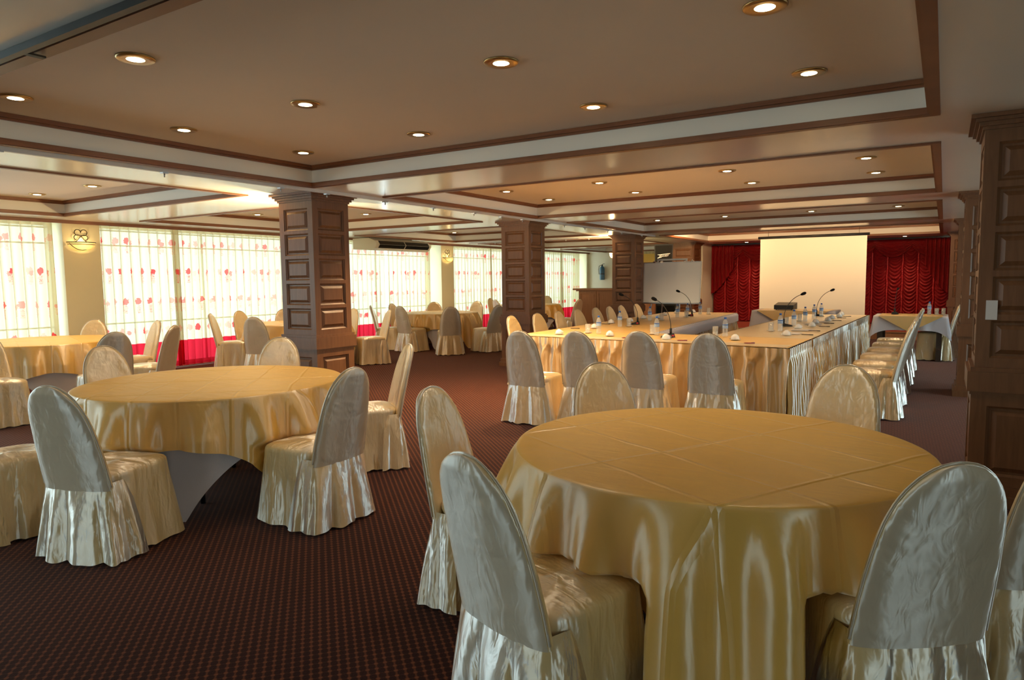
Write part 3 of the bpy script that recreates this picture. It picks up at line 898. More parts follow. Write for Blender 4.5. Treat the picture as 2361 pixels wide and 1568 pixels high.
# cream runner laid along the front edge and the gold diamond overlays
def flat_cloth(name, pts, z, mat, label, group=None, drop=None):
    m = MB(); npt = len(pts)
    m.add([(*p, z) for p in pts]+[(*p, z+.0025) for p in pts], [tuple(range(npt))[::-1], tuple(range(npt, 2*npt))]+[(i, (i+1) % npt, (i+1) % npt+npt, i+npt) for i in range(npt)])
    return tag(m.build(name, mat), label, 'tablecloth', group)
flat_cloth('table_runner', [(-4.49,7.215),(-1.265,6.965),(-1.26,7.25),(-4.48,7.46)], .7695, M['cream'], 'cream runner along the front edge of the conference table')

# ------------------------------------------------------------------ small tables by the stage
def draped_rect(cx, cy, hx, hy, z, drop, seed, corner=.16, amp=.03):
    """white cloth with pointed corners on a rectangular table"""
    rf = sines(seed, 5, 4, 11); mb = MB(); n = 160; vs = []
    rings = [(.0, 0), (.6, 0), (.95, 0), (1, 0)] + [(1, (k+1)/10) for k in range(10)]
    for q, d in rings:
        for i in range(n):
            a = 2*PI*i/n
            k = max(abs(math.cos(a)), abs(math.sin(a)))
            ux, uy = math.cos(a)/k, math.sin(a)/k
            cn = (abs(ux*uy))**6
            L = drop + corner*cn
            off = d*(.03+.05*cn) + amp*rf(a*2.2)*d
            x, y = ux*(hx*max(q,.001)), uy*(hy*max(q,.001))
            l = math.hypot(ux, uy)
            vs.append((cx+x+ux/l*off, cy+y+uy/l*off, z - L*d*(1 if d else 0)))
    fs = [tuple(range(n))]
    for j in range(len(rings)-1):
        for i in range(n): fs.append((j*n+i, (j+1)*n+i, (j+1)*n+(i+1) % n, j*n+(i+1) % n))
    mb.add(vs, fs, 0, True); return mb
def diamond(cx, cy, hx, hy, z, drop, mat, label):
    """gold square laid diagonally, its near and far points hanging over the edges"""
    m = MB(); e = hx*.86
    top = [(cx-e, cy-hy-.012, z), (cx+e, cy-hy-.012, z), (cx+e, cy+hy+.012, z), (cx-e, cy+hy+.012, z)]
    m.add(top, [(0,1,2,3)])
    m.grid(24, 8, lambda u, v: (lerp(cx-e, cx+e, .5+(u-.5)*(1-v)), cy-hy-.052-.012*v, z-drop*v-.001), smooth=True)
    m.add([(cx-e, cy-hy-.012, z),(cx+e, cy-hy-.012, z),(cx+e, cy-hy-.052, z-.001),(cx-e, cy-hy-.052, z-.001)], [(0,1,2,3)])
    return tag(m.build('tablecloth', mat), label, 'tablecloth', 'gold diamond overlays')
def wood_table(label, cx, cy, hx, hy, z):
    t = thing('side_table', label, 'table', (cx, cy, 0), 0, 'small tables by the stage')
    m = MB(); m.box((-hx+.01,-hy+.01,z-.03),(hx-.01,hy-.01,z-.003)); m.build('tabletop', M['darkwood'], t)
    for x in (-hx+.1, hx-.12):
        for y in (-hy+.08, hy-.08):
            l = MB(); l.box((x-.04,y-.04,0),(x+.04,y+.04,z-.03)); l.build('leg', M['darkwood'], t)
wood_table('dark wooden table under the white cloth beside the far right column', -.47, 13.85, .55, .42, .755)
tag(draped_rect(-.47, 13.85, .55, .42, .76, .24, 4).build('tablecloth', M['lilac']), 'white cloth with pointed corners on the table beside the far right column', 'tablecloth')
diamond(-.47, 13.85, .55, .42, .7635, .27, M['gold'], 'gold overlay on the white-clothed table beside the far right column')
wood_table('dark wooden table under the pale cloth before the projection screen', -2.60, 15.3, .80, .42, .755)
tag(draped_rect(-2.60, 15.3, .80, .42, .76, .42, 9, .05, .012).build('tablecloth', M['lilac']), 'pale cloth on the table before the projection screen', 'tablecloth')
diamond(-2.60, 15.3, .80, .42, .7635, .40, M['gold'], 'gold overlay on the table before the projection screen')
pj = thing('projector', 'black projector box on the table before the screen', 'projector', (-2.80, 15.2, .766))
m = MB(); m.add([(-.19,-.16,.012),(.19,-.16,.012),(.21,.16,.012),(-.17,.16,.012),(-.19,-.16,.10),(.19,-.16,.10),(.21,.16,.15),(-.17,.16,.15)], [(3,2,1,0),(4,5,6,7),(0,1,5,4),(1,2,6,5),(2,3,7,6),(3,0,4,7)])
m.build('body', M['black'], pj)
m = MB(); m.lathe([(.035,0),(.035,.02),(.028,.024),(.0,.02)], 20, (.10,.158,.08), axis='Y'); m.build('lens', M['chrome'], pj)
m = MB()
for x in (-.15,.15):
    m.lathe([(.012,0),(.012,.012)], 10, (x,-.12,0))
m.build('foot', M['black'], pj)

# ------------------------------------------------------------------ table ware
TZ = .7715
pb = thing('water_bottle', '', 'bottle', group='water bottles on the conference table')
m = MB(); m.lathe([(.0,.0),(.028,.0),(.031,.006),(.031,.03),(.0285,.036),(.031,.042),(.0285,.05),(.031,.058),(.0285,.066),(.031,.074),(.0285,.082),(.031,.09),(.031,.15),(.024,.178),(.013,.196),(.0125,.21)], 20)
m.build('body', M['bottle'], pb)
m = MB(); m.lathe([(.0315,.098),(.0318,.1),(.0318,.142),(.0315,.144)], 20); m.lathe([(.032,.134),(.0322,.138),(.0322,.142),(.032,.144)], 20, mi=1)
m.build('label_band', [simple('pale_blue_label', (.30, .45, .72), .4), M['blue']], pb)
m = MB(); m.lathe([(.0,.226),(.012,.226),(.0145,.222),(.0145,.206),(.0135,.204)], 16); m.build('cap', M['blue'], pb)
used = [False]
def bottle(x, y, z, label):
    if not used[0]:
        pb.location = (x, y, z); pb['label'] = label; used[0] = True
    else: copy_tree(pb, (x, y, z), random.uniform(0, 6), label)
Lb = [(-3.62,7.79),(-3.87,9.03),(-4.13,10.71),(-4.32,12.23),(-3.88,11.77),(-3.87,12.55)]
bottle(-3.62, 7.79, TZ, 'water bottle on the left end of the conference table front')
bottle(-2.90, 7.88, TZ, 'water bottle beside the microphone on the conference table front')
bottle(-2.11, 7.96, TZ, 'water bottle at the near corner of the right arm beside two glasses')
for i, (x, y) in enumerate([(-3.87,9.03),(-4.0,10.55),(-3.9,11.6),(-3.88,12.1),(-3.85,12.75)]):
    bottle(x, y, TZ, ORD[i] + ' water bottle from the near end of the left arm')
for i, (x, y) in enumerate([(-1.72,9.06),(-1.74,10.1),(-1.76,11.13),(-1.78,12.11),(-1.75,12.67)]):
    bottle(x, y, TZ, ORD[i] + ' water bottle from the near end of the right arm')
bottle(-.20, 13.9, .767, 'water bottle on the white-clothed table beside the far column')
gl = thing('drinking_glass', '', 'glass', group='drinking glasses on saucers')
m = MB(); m.lathe([(.0,.006),(.027,.006),(.030,.02),(.033,.115),(.0315,.115),(.0285,.022),(.0,.018)], 20); m.build('tumbler', M['drink'], gl)
m = MB(); m.lathe([(.0,.0),(.03,.0),(.05,.008),(.055,.012),(.05,.011),(.03,.005),(.0,.005)], 24); m.build('saucer', M['china'], gl)
gused = [False]
def tumbler(x, y, z, label):
    if not gused[0]:
        gl.location = (x, y, z); gl['label'] = label; gused[0] = True
    else: copy_tree(gl, (x, y, z), 0, label)
tumbler(-3.80, 7.85, TZ, 'tumbler on a saucer left of the leftmost water bottle')
tumbler(-2.99, 7.98, TZ, 'tumbler left of the bottle by the front microphone')
tumbler(-2.24, 8.02, TZ, 'tumbler at the near corner of the right arm, beside its bottle')
for i, (x, y) in enumerate([(-3.78,9.15),(-3.85,10.68),(-3.78,11.72),(-3.72,12.85)]):
    tumbler(x, y, TZ, 'tumbler beside the ' + ORD[i if i < 3 else 4] + ' water bottle of the left arm')
for i, (x, y) in enumerate([(-1.82,9.0),(-1.86,10.2),(-1.85,11.2)]):
    tumbler(x, y, TZ, 'tumbler beside the ' + ORD[i] + ' water bottle of the right arm')
tumbler(-.09, 13.9, .767, 'left of two tumblers on the white-clothed table')
tumbler(.01, 13.92, .767, 'right of two tumblers on the white-clothed table')
cu = thing('teacup', '', 'cup', group='upturned teacups on the conference table')
m = MB(); m.lathe([(.0,.064),(.015,.064),(.016,.059),(.030,.053),(.040,.040),(.0445,.024),(.046,.008),(.042,.008),(.038,.03),(.0,.055)], 24); m.build('cup', M['china'], cu)
m = MB(); m.lathe([(.0,.0),(.03,.0),(.055,.006),(.062,.011),(.055,.0095),(.03,.006),(.0,.006)], 24); m.build('saucer', M['china'], cu)
m = MB(); m.tube([(.042,0,.018),(.058,0,.02),(.06,0,.034),(.036,0,.042)], .0035, 6); m.build('handle', M['china'], cu)
cused = [False]
def cup(x, y, label):
    if not cused[0]:
        cu.location = (x, y, TZ); cu['label'] = label; cused[0] = True
    else: copy_tree(cu, (x, y, TZ), random.uniform(0, 6), label)
for i, (x, y) in enumerate([(-4.04,7.53),(-3.36,7.54),(-2.6,7.36),(-1.91,7.61)]):
    cup(x, y, ORD[i] + ' upturned white teacup from left along the conference table front')
for i, (x, y) in enumerate([(-4.09,8.66),(-4.3,9.7),(-4.19,10.19),(-4.3,11.04),(-4.1,11.2),(-4.3,12.08),(-4.35,12.9),(-4.15,13.3)]):
    cup(x, y, ORD[i] + ' upturned white teacup from the near end of the left arm')
for i, (x, y) in enumerate([(-1.53,8.42),(-1.6,9.6),(-1.5,10.05),(-1.56,10.78),(-1.48,11.4),(-1.5,12.0),(-1.46,12.6),(-1.5,13.2)]):
    cup(x, y, ORD[i] + ' upturned white teacup from the near end of the right arm')
pn = thing('pen', '', 'pen', group='pens laid at the places')
m = MB(); m.lathe([(.001,0),(.004,.012),(.0048,.02),(.0048,.1)], 8, axis='X'); m.build('barrel', M['pen'], pn)
m = MB(); m.lathe([(.0052,.1),(.0052,.138),(.003,.142)], 8, axis='X'); m.build('cap', M['black'], pn)
pused = [False]
def pen(x, y, rz, label):
    if not pused[0]:
        pn.location = (x, y, TZ+.006); pn.rotation_euler = (0,0,rz); pn['label'] = label; pused[0] = True
    else: copy_tree(pn, (x, y, TZ+.006), rz, label)
for i, (x, y) in enumerate([(-1.40,8.57),(-1.42,9.22),(-1.42,10.06),(-1.45,10.72),(-1.44,11.5),(-1.46,12.24),(-1.44,12.75)]):
    pen(x, y, .05*((i*37) % 7-3), ORD[i] + ' dark pen from the near end of the right arm')
for i, (x, y) in enumerate([(-4.36,8.46),(-4.36,9.46)]):
    pen(x, y, .1*i, ORD[i] + ' dark pen from the near end of the left arm')
pr = thing('pen', 'maroon pen nearest the left on the cream runner', 'pen', (-3.1,7.28,TZ+.008), .5, 'maroon pens on the runner')
m = MB(); m.lathe([(.001,0),(.004,.012),(.0052,.02),(.0052,.11)], 8, axis='X'); m.build('barrel', M['penred'], pr)
m = MB(); m.tube([(.075,0,.006),(.11,0,.008)], .0018, 6); m.build('clip', M['chrome'], pr)
copy_tree(pr, (-2.43,7.22,TZ+.008), .3, 'maroon pen in the middle of the cream runner')
copy_tree(pr, (-1.72,7.2,TZ+.008), .4, 'maroon pen toward the right end of the cream runner')
pp = MB(); pp.box((0,0,0),(.21,.297,.002)); me = pp.mesh('paper_sheet', M['paper'])
GPAP = 'note sheets at the places'
for i, (x, y, rz) in enumerate([(-1.63,8.6,.05),(-1.63,9.22,-.04),(-1.65,10.4,.06),(-1.64,11.0,0)]):
    o = link('paper_sheet', me, None, (x, y, TZ+.0005), rz); tag(o, ORD[i] + ' note sheet from the near end of the right arm', 'paper', GPAP)

mc = thing('gooseneck_microphone', '', 'microphone', group='conference microphones')
m = MB(); m.add([(-.05,-.07,0),(.05,-.07,0),(.05,.07,0),(-.05,.07,0),(-.045,-.05,.018),(.045,-.05,.018),(.035,.065,.045),(-.035,.065,.045)], [(3,2,1,0),(4,5,6,7),(0,1,5,4),(1,2,6,5),(2,3,7,6),(3,0,4,7)])
m.lathe([(.014,.035),(.014,.10),(.009,.104)], 12, (0,.045,0))
m.build('base', M['black'], mc)
m = MB(); pts = []
for k in range(17):
    q = k/16; a = q*1.25
    pts.append((0, .045-.27*(1-math.cos(a))*1.15, .10+.35*math.sin(a)))
m.tube(pts, .0042, 8); m.build('gooseneck', M['black'], mc)
e = Vector(pts[-1]); dr = (Vector(pts[-1])-Vector(pts[-2])).normalized()
m = MB(); m.tube([e-dr*.005, e+dr*.003, e+dr*.02, e+dr*.05, e+dr*.068, e+dr*.074], [.006,.013,.019,.021,.014,.003], 12); m.build('head', M['blackmatt'], mc)
m = MB(); m.box((.046,.02,.012),(.052,.05,.03)); m.build('light_button', M['red'], mc)
mused = [False]
def mic(x, y, z, dx, dy, label):
    rz = math.atan2(dx, -dy)
    if not mused[0]:
        mc.location = (x, y, z); mc.rotation_euler = (0,0,rz); mc['label'] = label; mused[0] = True
    else: copy_tree(mc, (x, y, z), rz, label)
mic(-3.89, 9.63, TZ, -.9, -.5, 'black gooseneck microphone on the near part of the left arm')
mic(-2.68, 7.64, TZ, -.5, -.85, 'black gooseneck microphone on the conference table front')
mic(-3.84, 12.08, TZ, -.9, -.3, 'black gooseneck microphone on the far part of the left arm')
mic(-1.82, 10.06, TZ, .95, .3, 'black gooseneck microphone on the right arm, nearer of two')
mic(-1.80, 12.8, TZ, .95, .3, 'black gooseneck microphone on the right arm, farther of two')
mic(-.72, 13.95, .767, .1, .95, 'black gooseneck microphone on the white-clothed table by the drapes')

# ------------------------------------------------------------------ curtains
def curtain(y0, y1, seed, label, x=-11.30, z0=.03, z1=ZS-.035, axis='Y', lam=.15, lean=0):
    rf = sines(seed, 6, 2, 7); rg = sines(seed+3, 6, 6, 18)
    mb = MB(); L = y1-y0; nu = int(L/lam*12)
    def f(u, v):
        s = u*L; z = lerp(z1, z0, v)
        ph = 2*PI*s/lam + 1.1*rf(s) + (.9*rg(s)*v)
        a = .042*(.6+.4*v) + .016*rf(s*2)*v
        off = a*math.sin(ph) + .014*math.sin(.43*ph+seed)*v
        ss = s + .012*math.cos(ph) + lean*v*(.3+.7*math.sin(s*2.1+seed)) + .02*rg(s*.6)*v
        ss = min(max(ss, .0), L)
        if axis == 'Y': return (x+off, y0+ss, z)
        return (y0+ss, x+off, z)
    mb.grid(nu, 26, f, uvfn=lambda u, v: (u*L*1.75+seed*.37, lerp(z1, z0, v)))
    o = mb.build('curtain', M['curtain'])
    return tag(o, label, 'curtain', 'sheer rose curtains')
curtain(3.45,5.12,4,'sheer rose curtain at far left edge, left of the first sconce')
curtain(5.76,7.12,5,'sheer rose curtain panel just right of the first sconce', lean=.03)
curtain(6.98,9.70,6,'wide sheer rose curtain left of the first column, with red hem', lean=-.02)
curtain(10.3,12.35,7,'sheer rose curtain below the air conditioner')
curtain(12.4,14.05,8,'sheer rose curtain left of the second sconce')
curtain(14.88,16.9,9,'sheer rose curtain right of the second sconce')
curtain(16.8,18.85,10,'sheer rose curtain seen past the right of the second column')
curtain(19.45,21.3,11,'sheer rose curtain left of the wooden counter')
curtain(21.2,22.7,12,'last sheer rose curtain before the far corner')
curtain(-9.35,-8.4,13,'tied-back rose curtain on the far wall right of the extinguisher', x=22.98, axis='X', lean=.08)

# ------------------------------------------------------------------ stage drape
dr_ = thing('stage_drape', 'red ruched satin drape across the back of the stage', 'curtain', (0,0,0))
x0, x1, zb, zt, Y = -5.78, .12, .19, 2.36, 20.45
nc = 17; cw = (x1-x0)/nc
rf = sines(61, 6, 3, 9); rg = sines(62, 6, 5, 19)
mb = MB()
def fdr(u, v):
    s = u*nc; c = math.floor(min(s, nc-1e-6)); t = s-c
    z = lerp(zb, zt, v)
    q = 2*t-1
    sag = .17*(1-q*q)
    ph = (z+sag+.05*rf(c*1.7+z*.8))/.088
    amp = (1-q**6)
    y = .042*(abs(math.sin(PI*ph))**.7-.4)*amp + .09*(1-q*q)*(.6+.4*rf(c*2.3+z*2))
    return (lerp(x0, x1, u), Y-y-.01*rg(z*2+c), z)
mb.grid(nc*18, 190, fdr); mb.build('ruched_panel', M['drape'], dr_)
for c in range(1, nc):
    cm = MB(); xx = lerp(x0, x1, c/nc); pts = []; rs = []
    for k in range(121):
        z = lerp(zb+.02, 2.05, k/120); pts.append((xx+.01*rf(z*2+c), Y-.035-.01*rg(z*2+c), z)); rs.append(.019+.007*math.sin(2*PI*z/.045))
    cm.tube(pts, rs, 10); cm.build('gathered_cord', M['cord'], dr_)
mb = MB()
nsw = 7
def fsw(u, v):
    s = u*nsw; c = math.floor(min(s, nsw-1e-6)); t = s-c; q = 2*t-1
    dep = .20+.26*(1-q*q)
    z = zt+.02-dep*v
    y = .10+.05*(1-q*q)*v + .022*math.sin(2*PI*(v*5.5+.35*q*q))
    return (lerp(x0, x1, u), Y-y, z)
mb.grid(nsw*24, 60, fsw); mb.build('swag_valance', M['drape'], dr_)
for a, b in ((x0-.02, x0+.62), (x1-.55, x1+.02)):
    mb = MB()
    def ftl(u, v, a=a, b=b):
        out = 1 if a < -3 else -1
        qq = u if a < -3 else 1-u
        zlo = .98+.75*qq**1.5
        return (lerp(a, b, u), Y-.19-.03*math.sin(2*PI*u*6), lerp(zt+.02, zlo, v))
    mb.grid(72, 20, ftl); mb.build('side_tail', M['drape'], dr_)

# ------------------------------------------------------------------ projection screen
sc_ = thing('projection_screen', 'large cream projection screen hanging before the red drape', 'screen', (0,0,0))
mb = MB(); mb.tube([(-3.83,17.3,2.385),(-1.44,17.3,2.385)], .032, 14); mb.build('roller_case', M['black'], sc_)
mb = MB(); mb.box((-3.78,17.305,.40),(-1.49,17.311,2.37)); mb.build('screen_cloth', M['screen'], sc_)
mb = MB(); mb.tube([(-3.80,17.308,.39),(-1.47,17.308,.39)], .016, 10); mb.build('bottom_bar', M['black'], sc_)
mb = MB()
for x in (-3.6, -1.65): mb.tube([(x,17.3,2.40),(x,17.3,ZC)], .004, 6)
mb.build('hanging_cable', M['iron'], sc_)

# ------------------------------------------------------------------ whiteboard on its stand
wb = thing('whiteboard_easel', 'white flip-chart board on a grey metal stand before the third column', 'whiteboard', (-5.16, 14.85, 0), math.radians(-2))
T = Matrix.Rotation(math.radians(-7), 4, 'X')
def tilt(mb, z0):
    mb.v = [tuple(Matrix.Translation((0,0,z0)) @ T @ Vector(p)) for p in mb.v]; return mb
m = MB(); m.box((-.66,-.008,0),(.66,.008,.90)); tilt(m, .90).build('board', M['whiteboard'], wb)
m = MB(); frame = [(-.68,.68,-.02,.0),( -.68,.68,.90,.92)]
for xa, xb, za, zb_ in frame: m.box((xa,-.013,za),(xb,.013,zb_))
m.box((-.68,-.013,0),(-.66,.013,.9)); m.box((.66,-.013,0),(.68,.013,.9)); tilt(m, .90).build('board_frame', M['alu'], wb)
m = MB(); m.box((-.36,.0,.955),(.34,.03,.99)); m.box((-.36,.0,.90),(-.33,.03,.96)); m.box((.31,.0,.90),(.34,.03,.96)); tilt(m, .90).build('paper_clamp', M['alu'], wb)
for x in (-.42, -.24, .30, .46):
    m = MB(); m.box((x-.03,-.022,.90),(x+.03,.018,.935)); m.tube([(x,0,.935),(x,-.01,.965)], .008, 8); tilt(m, .90).build('clip', M['chrome'], wb)
for x, y0, x2 in ((-.45,.05,-.5),(.2,.05,.25),(-.30,.32,-.42),(.32,.32,.45)):
    m = MB(); m.box((-.02,-.015,0),(.02,.015,.02)); m.tube([(x2,y0+(.12 if y0 > .1 else -.12),.0),(x,y0,1.0),(x*.8,.16,1.75)], .014, 8); m.v = m.v[8:] ; m.f = [tuple(i-8 for i in f) for f in m.f[6:]]; m.mi = m.mi[6:]; m.smooth = m.smooth[6:]
    m.build('leg', M['alu'], wb)
m = MB(); m.box((-.66,-.10,-.01),(.66,-.013,.005)); tilt(m, .90).build('pen_tray', M['alu'], wb)
# loudspeaker on a pole stand behind the whiteboard
sp = thing('loudspeaker_stand', 'black pole stand under the loudspeaker behind the whiteboard', 'stand', (-5.92, 16.55, 0))
m = MB(); m.tube([(0,0,.05),(0,0,1.66)], .018, 10); m.build('pole', M['black'], sp)
for k in range(3):
    a = k*2*PI/3+.4; m = MB(); m.tube([(0,0,.55),(.38*math.cos(a),.38*math.sin(a),.012)], .011, 8); m.build('leg', M['black'], sp)
sk = thing('loudspeaker', 'black loudspeaker with silver lettering above the whiteboard', 'speaker', (-5.92, 16.55, 1.665), math.radians(18))
m = MB(); Tm = Matrix.Translation((0,0,.0)) @ Matrix.Rotation(math.radians(6), 4, 'Y')
m.add([(-.20,-.18,0),(.20,-.18,0),(.15,.18,0),(-.15,.18,0),(-.23,-.18,.62),(.23,-.18,.62),(.16,.18,.62),(-.16,.18,.62)], [(3,2,1,0),(4,5,6,7),(0,1,5,4),(1,2,6,5),(2,3,7,6),(3,0,4,7)])
m.build('cabinet', M['black'], sk)
m = MB(); m.add([(-.18,-.186,.03),(.18,-.186,.03),(.205,-.186,.59),(-.205,-.186,.59),(-.18,-.178,.03),(.18,-.178,.03),(.205,-.178,.59),(-.205,-.178,.59)], [(0,1,2,3),(0,4,5,1),(1,5,6,2),(2,6,7,3),(3,7,4,0)])
m.build('grille', M['blackmatt'], sk)
def text(body, size, parent, loc, rot, mat, shear=0, name='lettering'):
    cu_ = bpy.data.curves.new(name, 'FONT'); cu_.body = body; cu_.size = size; cu_.shear = shear; cu_.extrude = .0015
    cu_.align_x = 'CENTER'; cu_.align_y = 'CENTER'
    tmp = bpy.data.objects.new('tmp_text', cu_); COL.objects.link(tmp)
    dg = bpy.context.evaluated_depsgraph_get(); me = bpy.data.meshes.new_from_object(tmp.evaluated_get(dg))
    bpy.data.objects.remove(tmp); bpy.data.curves.remove(cu_)
    me.materials.clear(); me.materials.append(mat)
    o = link(name, me, parent, loc); o.rotation_euler = rot; return o
text('PEAVEY', .068, sk, (.0,-.189,.33), (PI/2, math.radians(-6), 0), M['logo'], .35)
ls = MB(); ls.add([(-.155,-.1885,.365),(.16,-.1885,.395),(.15,-.1885,.383),(-.11,-.1885,.355)], [(0,1,2,3)]); ls.add([(-.15,-.1885,.27),(-.05,-.1885,.30),(-.06,-.1885,.31),(-.14,-.1885,.295)], [(0,1,2,3)])
ls.build('logo_stroke', M['logo'], sk)
am = thing('speaker_cabinet', 'dark floor speaker cabinet below the whiteboard', 'speaker', (-5.62, 16.0, 0), .1)
m = MB(); m.box((-.24,-.2,.02),(.24,.2,.86)); m.build('cabinet', M['amp'], am)
m = MB(); m.box((-.21,-.206,.06),(.21,-.2,.8)); m.build('grille', M['blackmatt'], am)
# counter
ct = thing('wooden_counter', 'wooden bar counter with framed panels left of the third column', 'counter', (-8.65, 17.3, 0))
m = MB(); m.box((0,0,.0),(2.2,.55,1.15)); m.build('body', M['counterwood'], ct)
for k in range(4):
    m = MB(); a = .03+k*.54
    m.box((a,-.016,.1),(a+.05,0,1.12)); m.box((a+.47,-.016,.1),(a+.51,0,1.12)); m.box((a+.05,-.016,1.05),(a+.47,0,1.12)); m.box((a+.05,-.016,.1),(a+.47,0,.2))
    m.box((a+.075,-.010,.225),(a+.445,0,1.025)); m.build('front_panel', M['counterwood'], ct)
m = MB(); m.box((-.14,-.10,1.15),(2.22,.62,1.195)); m.box((-.06,-.05,1.12),(2.2,0,1.15)); m.build('countertop', M['counterwood'], ct)
# shelf niche and yellow top board behind speaker
nb = thing('wall_cabinet', 'cabinet with a yellow top rail and dark opening left of the loudspeaker', 'cabinet', (-7.55, 20.6, 0))
m = MB(); m.box((-.5,0,0),(.9,.4,1.62)); m.build('body', M['wallfar'], nb)
m = MB(); m.box((-.5,-.02,1.66),(.9,.4,1.95)); m.build('dark_recess', M['black'], nb)
m = MB(); m.box((-.5,-.03,1.95),(.9,.4,2.22)); m.build('top_rail', simple('yellow_board', (.7,.5,.12),.6), nb)
# fire extinguisher
fe = thing('fire_extinguisher', 'blue fire extinguisher hanging on the far cream wall', 'extinguisher', (-10.55, 23.0, 1.42))
m = MB(); m.lathe([(.0,0),(.08,0),(.088,.012),(.09,.03),(.09,.40),(.075,.455),(.035,.49),(.03,.505)], 24); m.build('cylinder_body', M['extblue'], fe)
m = MB(); m.lathe([(.0905,.20),(.0912,.205),(.0912,.225),(.0905,.23)], 24); m.build('strap', M['black'], fe)
m = MB(); m.lathe([(.028,.505),(.028,.545),(.0,.555)], 14); m.tube([(0,0,.55),(.05,-.03,.575),(.11,-.04,.58)], .009, 8); m.build('valve', M['black'], fe)
m = MB(); m.tube([(-.02,-.03,.53),(-.09,-.06,.5),(-.105,-.06,.38),(-.10,-.05,.2)], .011, 8); m.build('hose', M['black'], fe)
m = MB(); m.box((-.03,.08,.30),(.03,.10,.42)); m.build('bracket', M['iron'], fe)
# air conditioner
ac = thing('air_conditioner', 'cream ceiling air conditioner with dark louvres before the curtain', 'air conditioner', (0,0,0))
P = [(-11.0,2.39),(-10.52,2.39),(-10.36,2.33),(-10.30,2.25),(-10.36,2.165),(-10.44,2.13),(-11.0,2.16)]
m = MB(); n_ = len(P)
m.add([(x,11.0,z) for x,z in P]+[(x,12.85,z) for x,z in P], [tuple(range(n_)), tuple(range(n_,2*n_))[::-1]]+[(i,i+n_,(i+1) % n_+n_,(i+1) % n_) for i in range(n_)])
m.build('body', M['acwhite'], ac)
for a, b in ((11.1, 11.93), (11.96, 12.78)):
    m = MB(); m.add([(-10.353,a,2.175),(-10.296,a,2.248),(-10.296,b,2.248),(-10.353,b,2.175)], [(0,1,2,3)])
    m.add([(-10.296,a,2.252),(-10.353,a,2.330),(-10.353,b,2.330),(-10.296,b,2.252)], [(0,1,2,3)])
    g = m.build('louvre_grille', M['black'], ac)
    s2 = MB()
    for z in (2.19,2.21,2.23): s2.box((-10.343+(z-2.19)*.78,a,z),(-10.325+(z-2.19)*.78,b,z+.004))
    s2.build('slat', M['blackmatt'], g)
m = MB(); m.box((-10.42,11.93,2.12),(-10.40,11.96,2.15)); m.build('swing_tab', M['alu'], ac)
m = MB()
for y in (11.2,12.6): m.tube([(-10.7,y,2.39),(-10.7,y,ZS)], .01, 6)
m.build('hanger', M['iron'], ac)

# ------------------------------------------------------------------ lamps
def point(name, parent, loc, watts, col, r=.04):
    l = bpy.data.lights.new(name, 'POINT'); l.energy = watts; l.color = col; l.shadow_soft_size = r
    o = bpy.data.objects.new(name, l); COL.objects.link(o); o.location = loc
    if parent: o.parent = parent
    return o
def sconce(label, loc, rz, watts):
    t = thing('wall_sconce', label, 'lamp', loc, rz, 'scrolled wall sconces')   # wall behind at local -Y... lamp sticks out along +Y
    m = MB(); vs = []
    def fbw(u, v):
        a = PI*u; r = .20*math.sin(v*PI/2)**.8 if v > 0 else .001
        return (r*math.cos(a), .012+r*.72*math.sin(a), .135*(v**1.9))
    m.grid(28, 10, fbw); m.build('glass_bowl', M['bowl'], t)
    m = MB()
    for z, r in ((.135,.203),(.108,.187)):
        m.tube([(r*math.cos(PI*k/24), .012+r*.72*math.sin(PI*k/24), z) for k in range(25)], .007, 6)
    m.tube([(.19*math.cos(.2+2.4*k/16), .014+.70*(.19*(1-.55*k/16))*math.sin(.3+2.2*k/16), .125-.11*math.sin(PI*k/16)) for k in range(17)], .005, 6)
    m.build('iron_band', M['iron'], t)
    m = MB()
    for s in (-1, 1):
        pts = [(s*.085,.02,.14)]
        for k in range(9): pts.append((s*(.085-.085*k/8+.0), .02, .14+.10*k/8*(.6+.4*k/8)))
        for k in range(15):
            a = -PI/2+ (k/14)*1.55*PI
            pts.append((s*(.045+.045*math.cos(a)*1.0), .02, .285+.045*math.sin(a)+.0))
        m.tube(pts, .006, 6)
        c = [(s*(.0+.05+.05*math.cos(a)), .02, .21+.04*math.sin(a)) for a in [PI+q*1.5*PI/12*-1 for q in range(13)]]
        m.tube(c, .006, 6)
    m.build('iron_scroll', M['iron'], t)
    m = MB(); m.lathe([(.0,.075),(.018,.085),(.022,.105),(.014,.125),(.0,.13)], 12, (.04,.07,0)); m.build('bulb', M['bulb'], t)
    point('sconce_light', t, (.0,.09,.16), watts, (1,.74,.36), .03)
    return t
sconce('iron scrolled wall sconce on the first cream pillar', (-11.148,5.44,1.96), -PI/2, .9)
sconce('iron scrolled wall sconce on the second cream pillar', (-11.148,14.55,1.93), -PI/2, .9)
# matching lamps on the window side of two columns
sconce('wall sconce on the hidden window side of the first column', (-6.04-.268,5.45,1.90), PI/2, 105)
sconce('wall sconce on the hidden window side of the third column', (-6.04-.268,14.55,1.90), PI/2, 105)

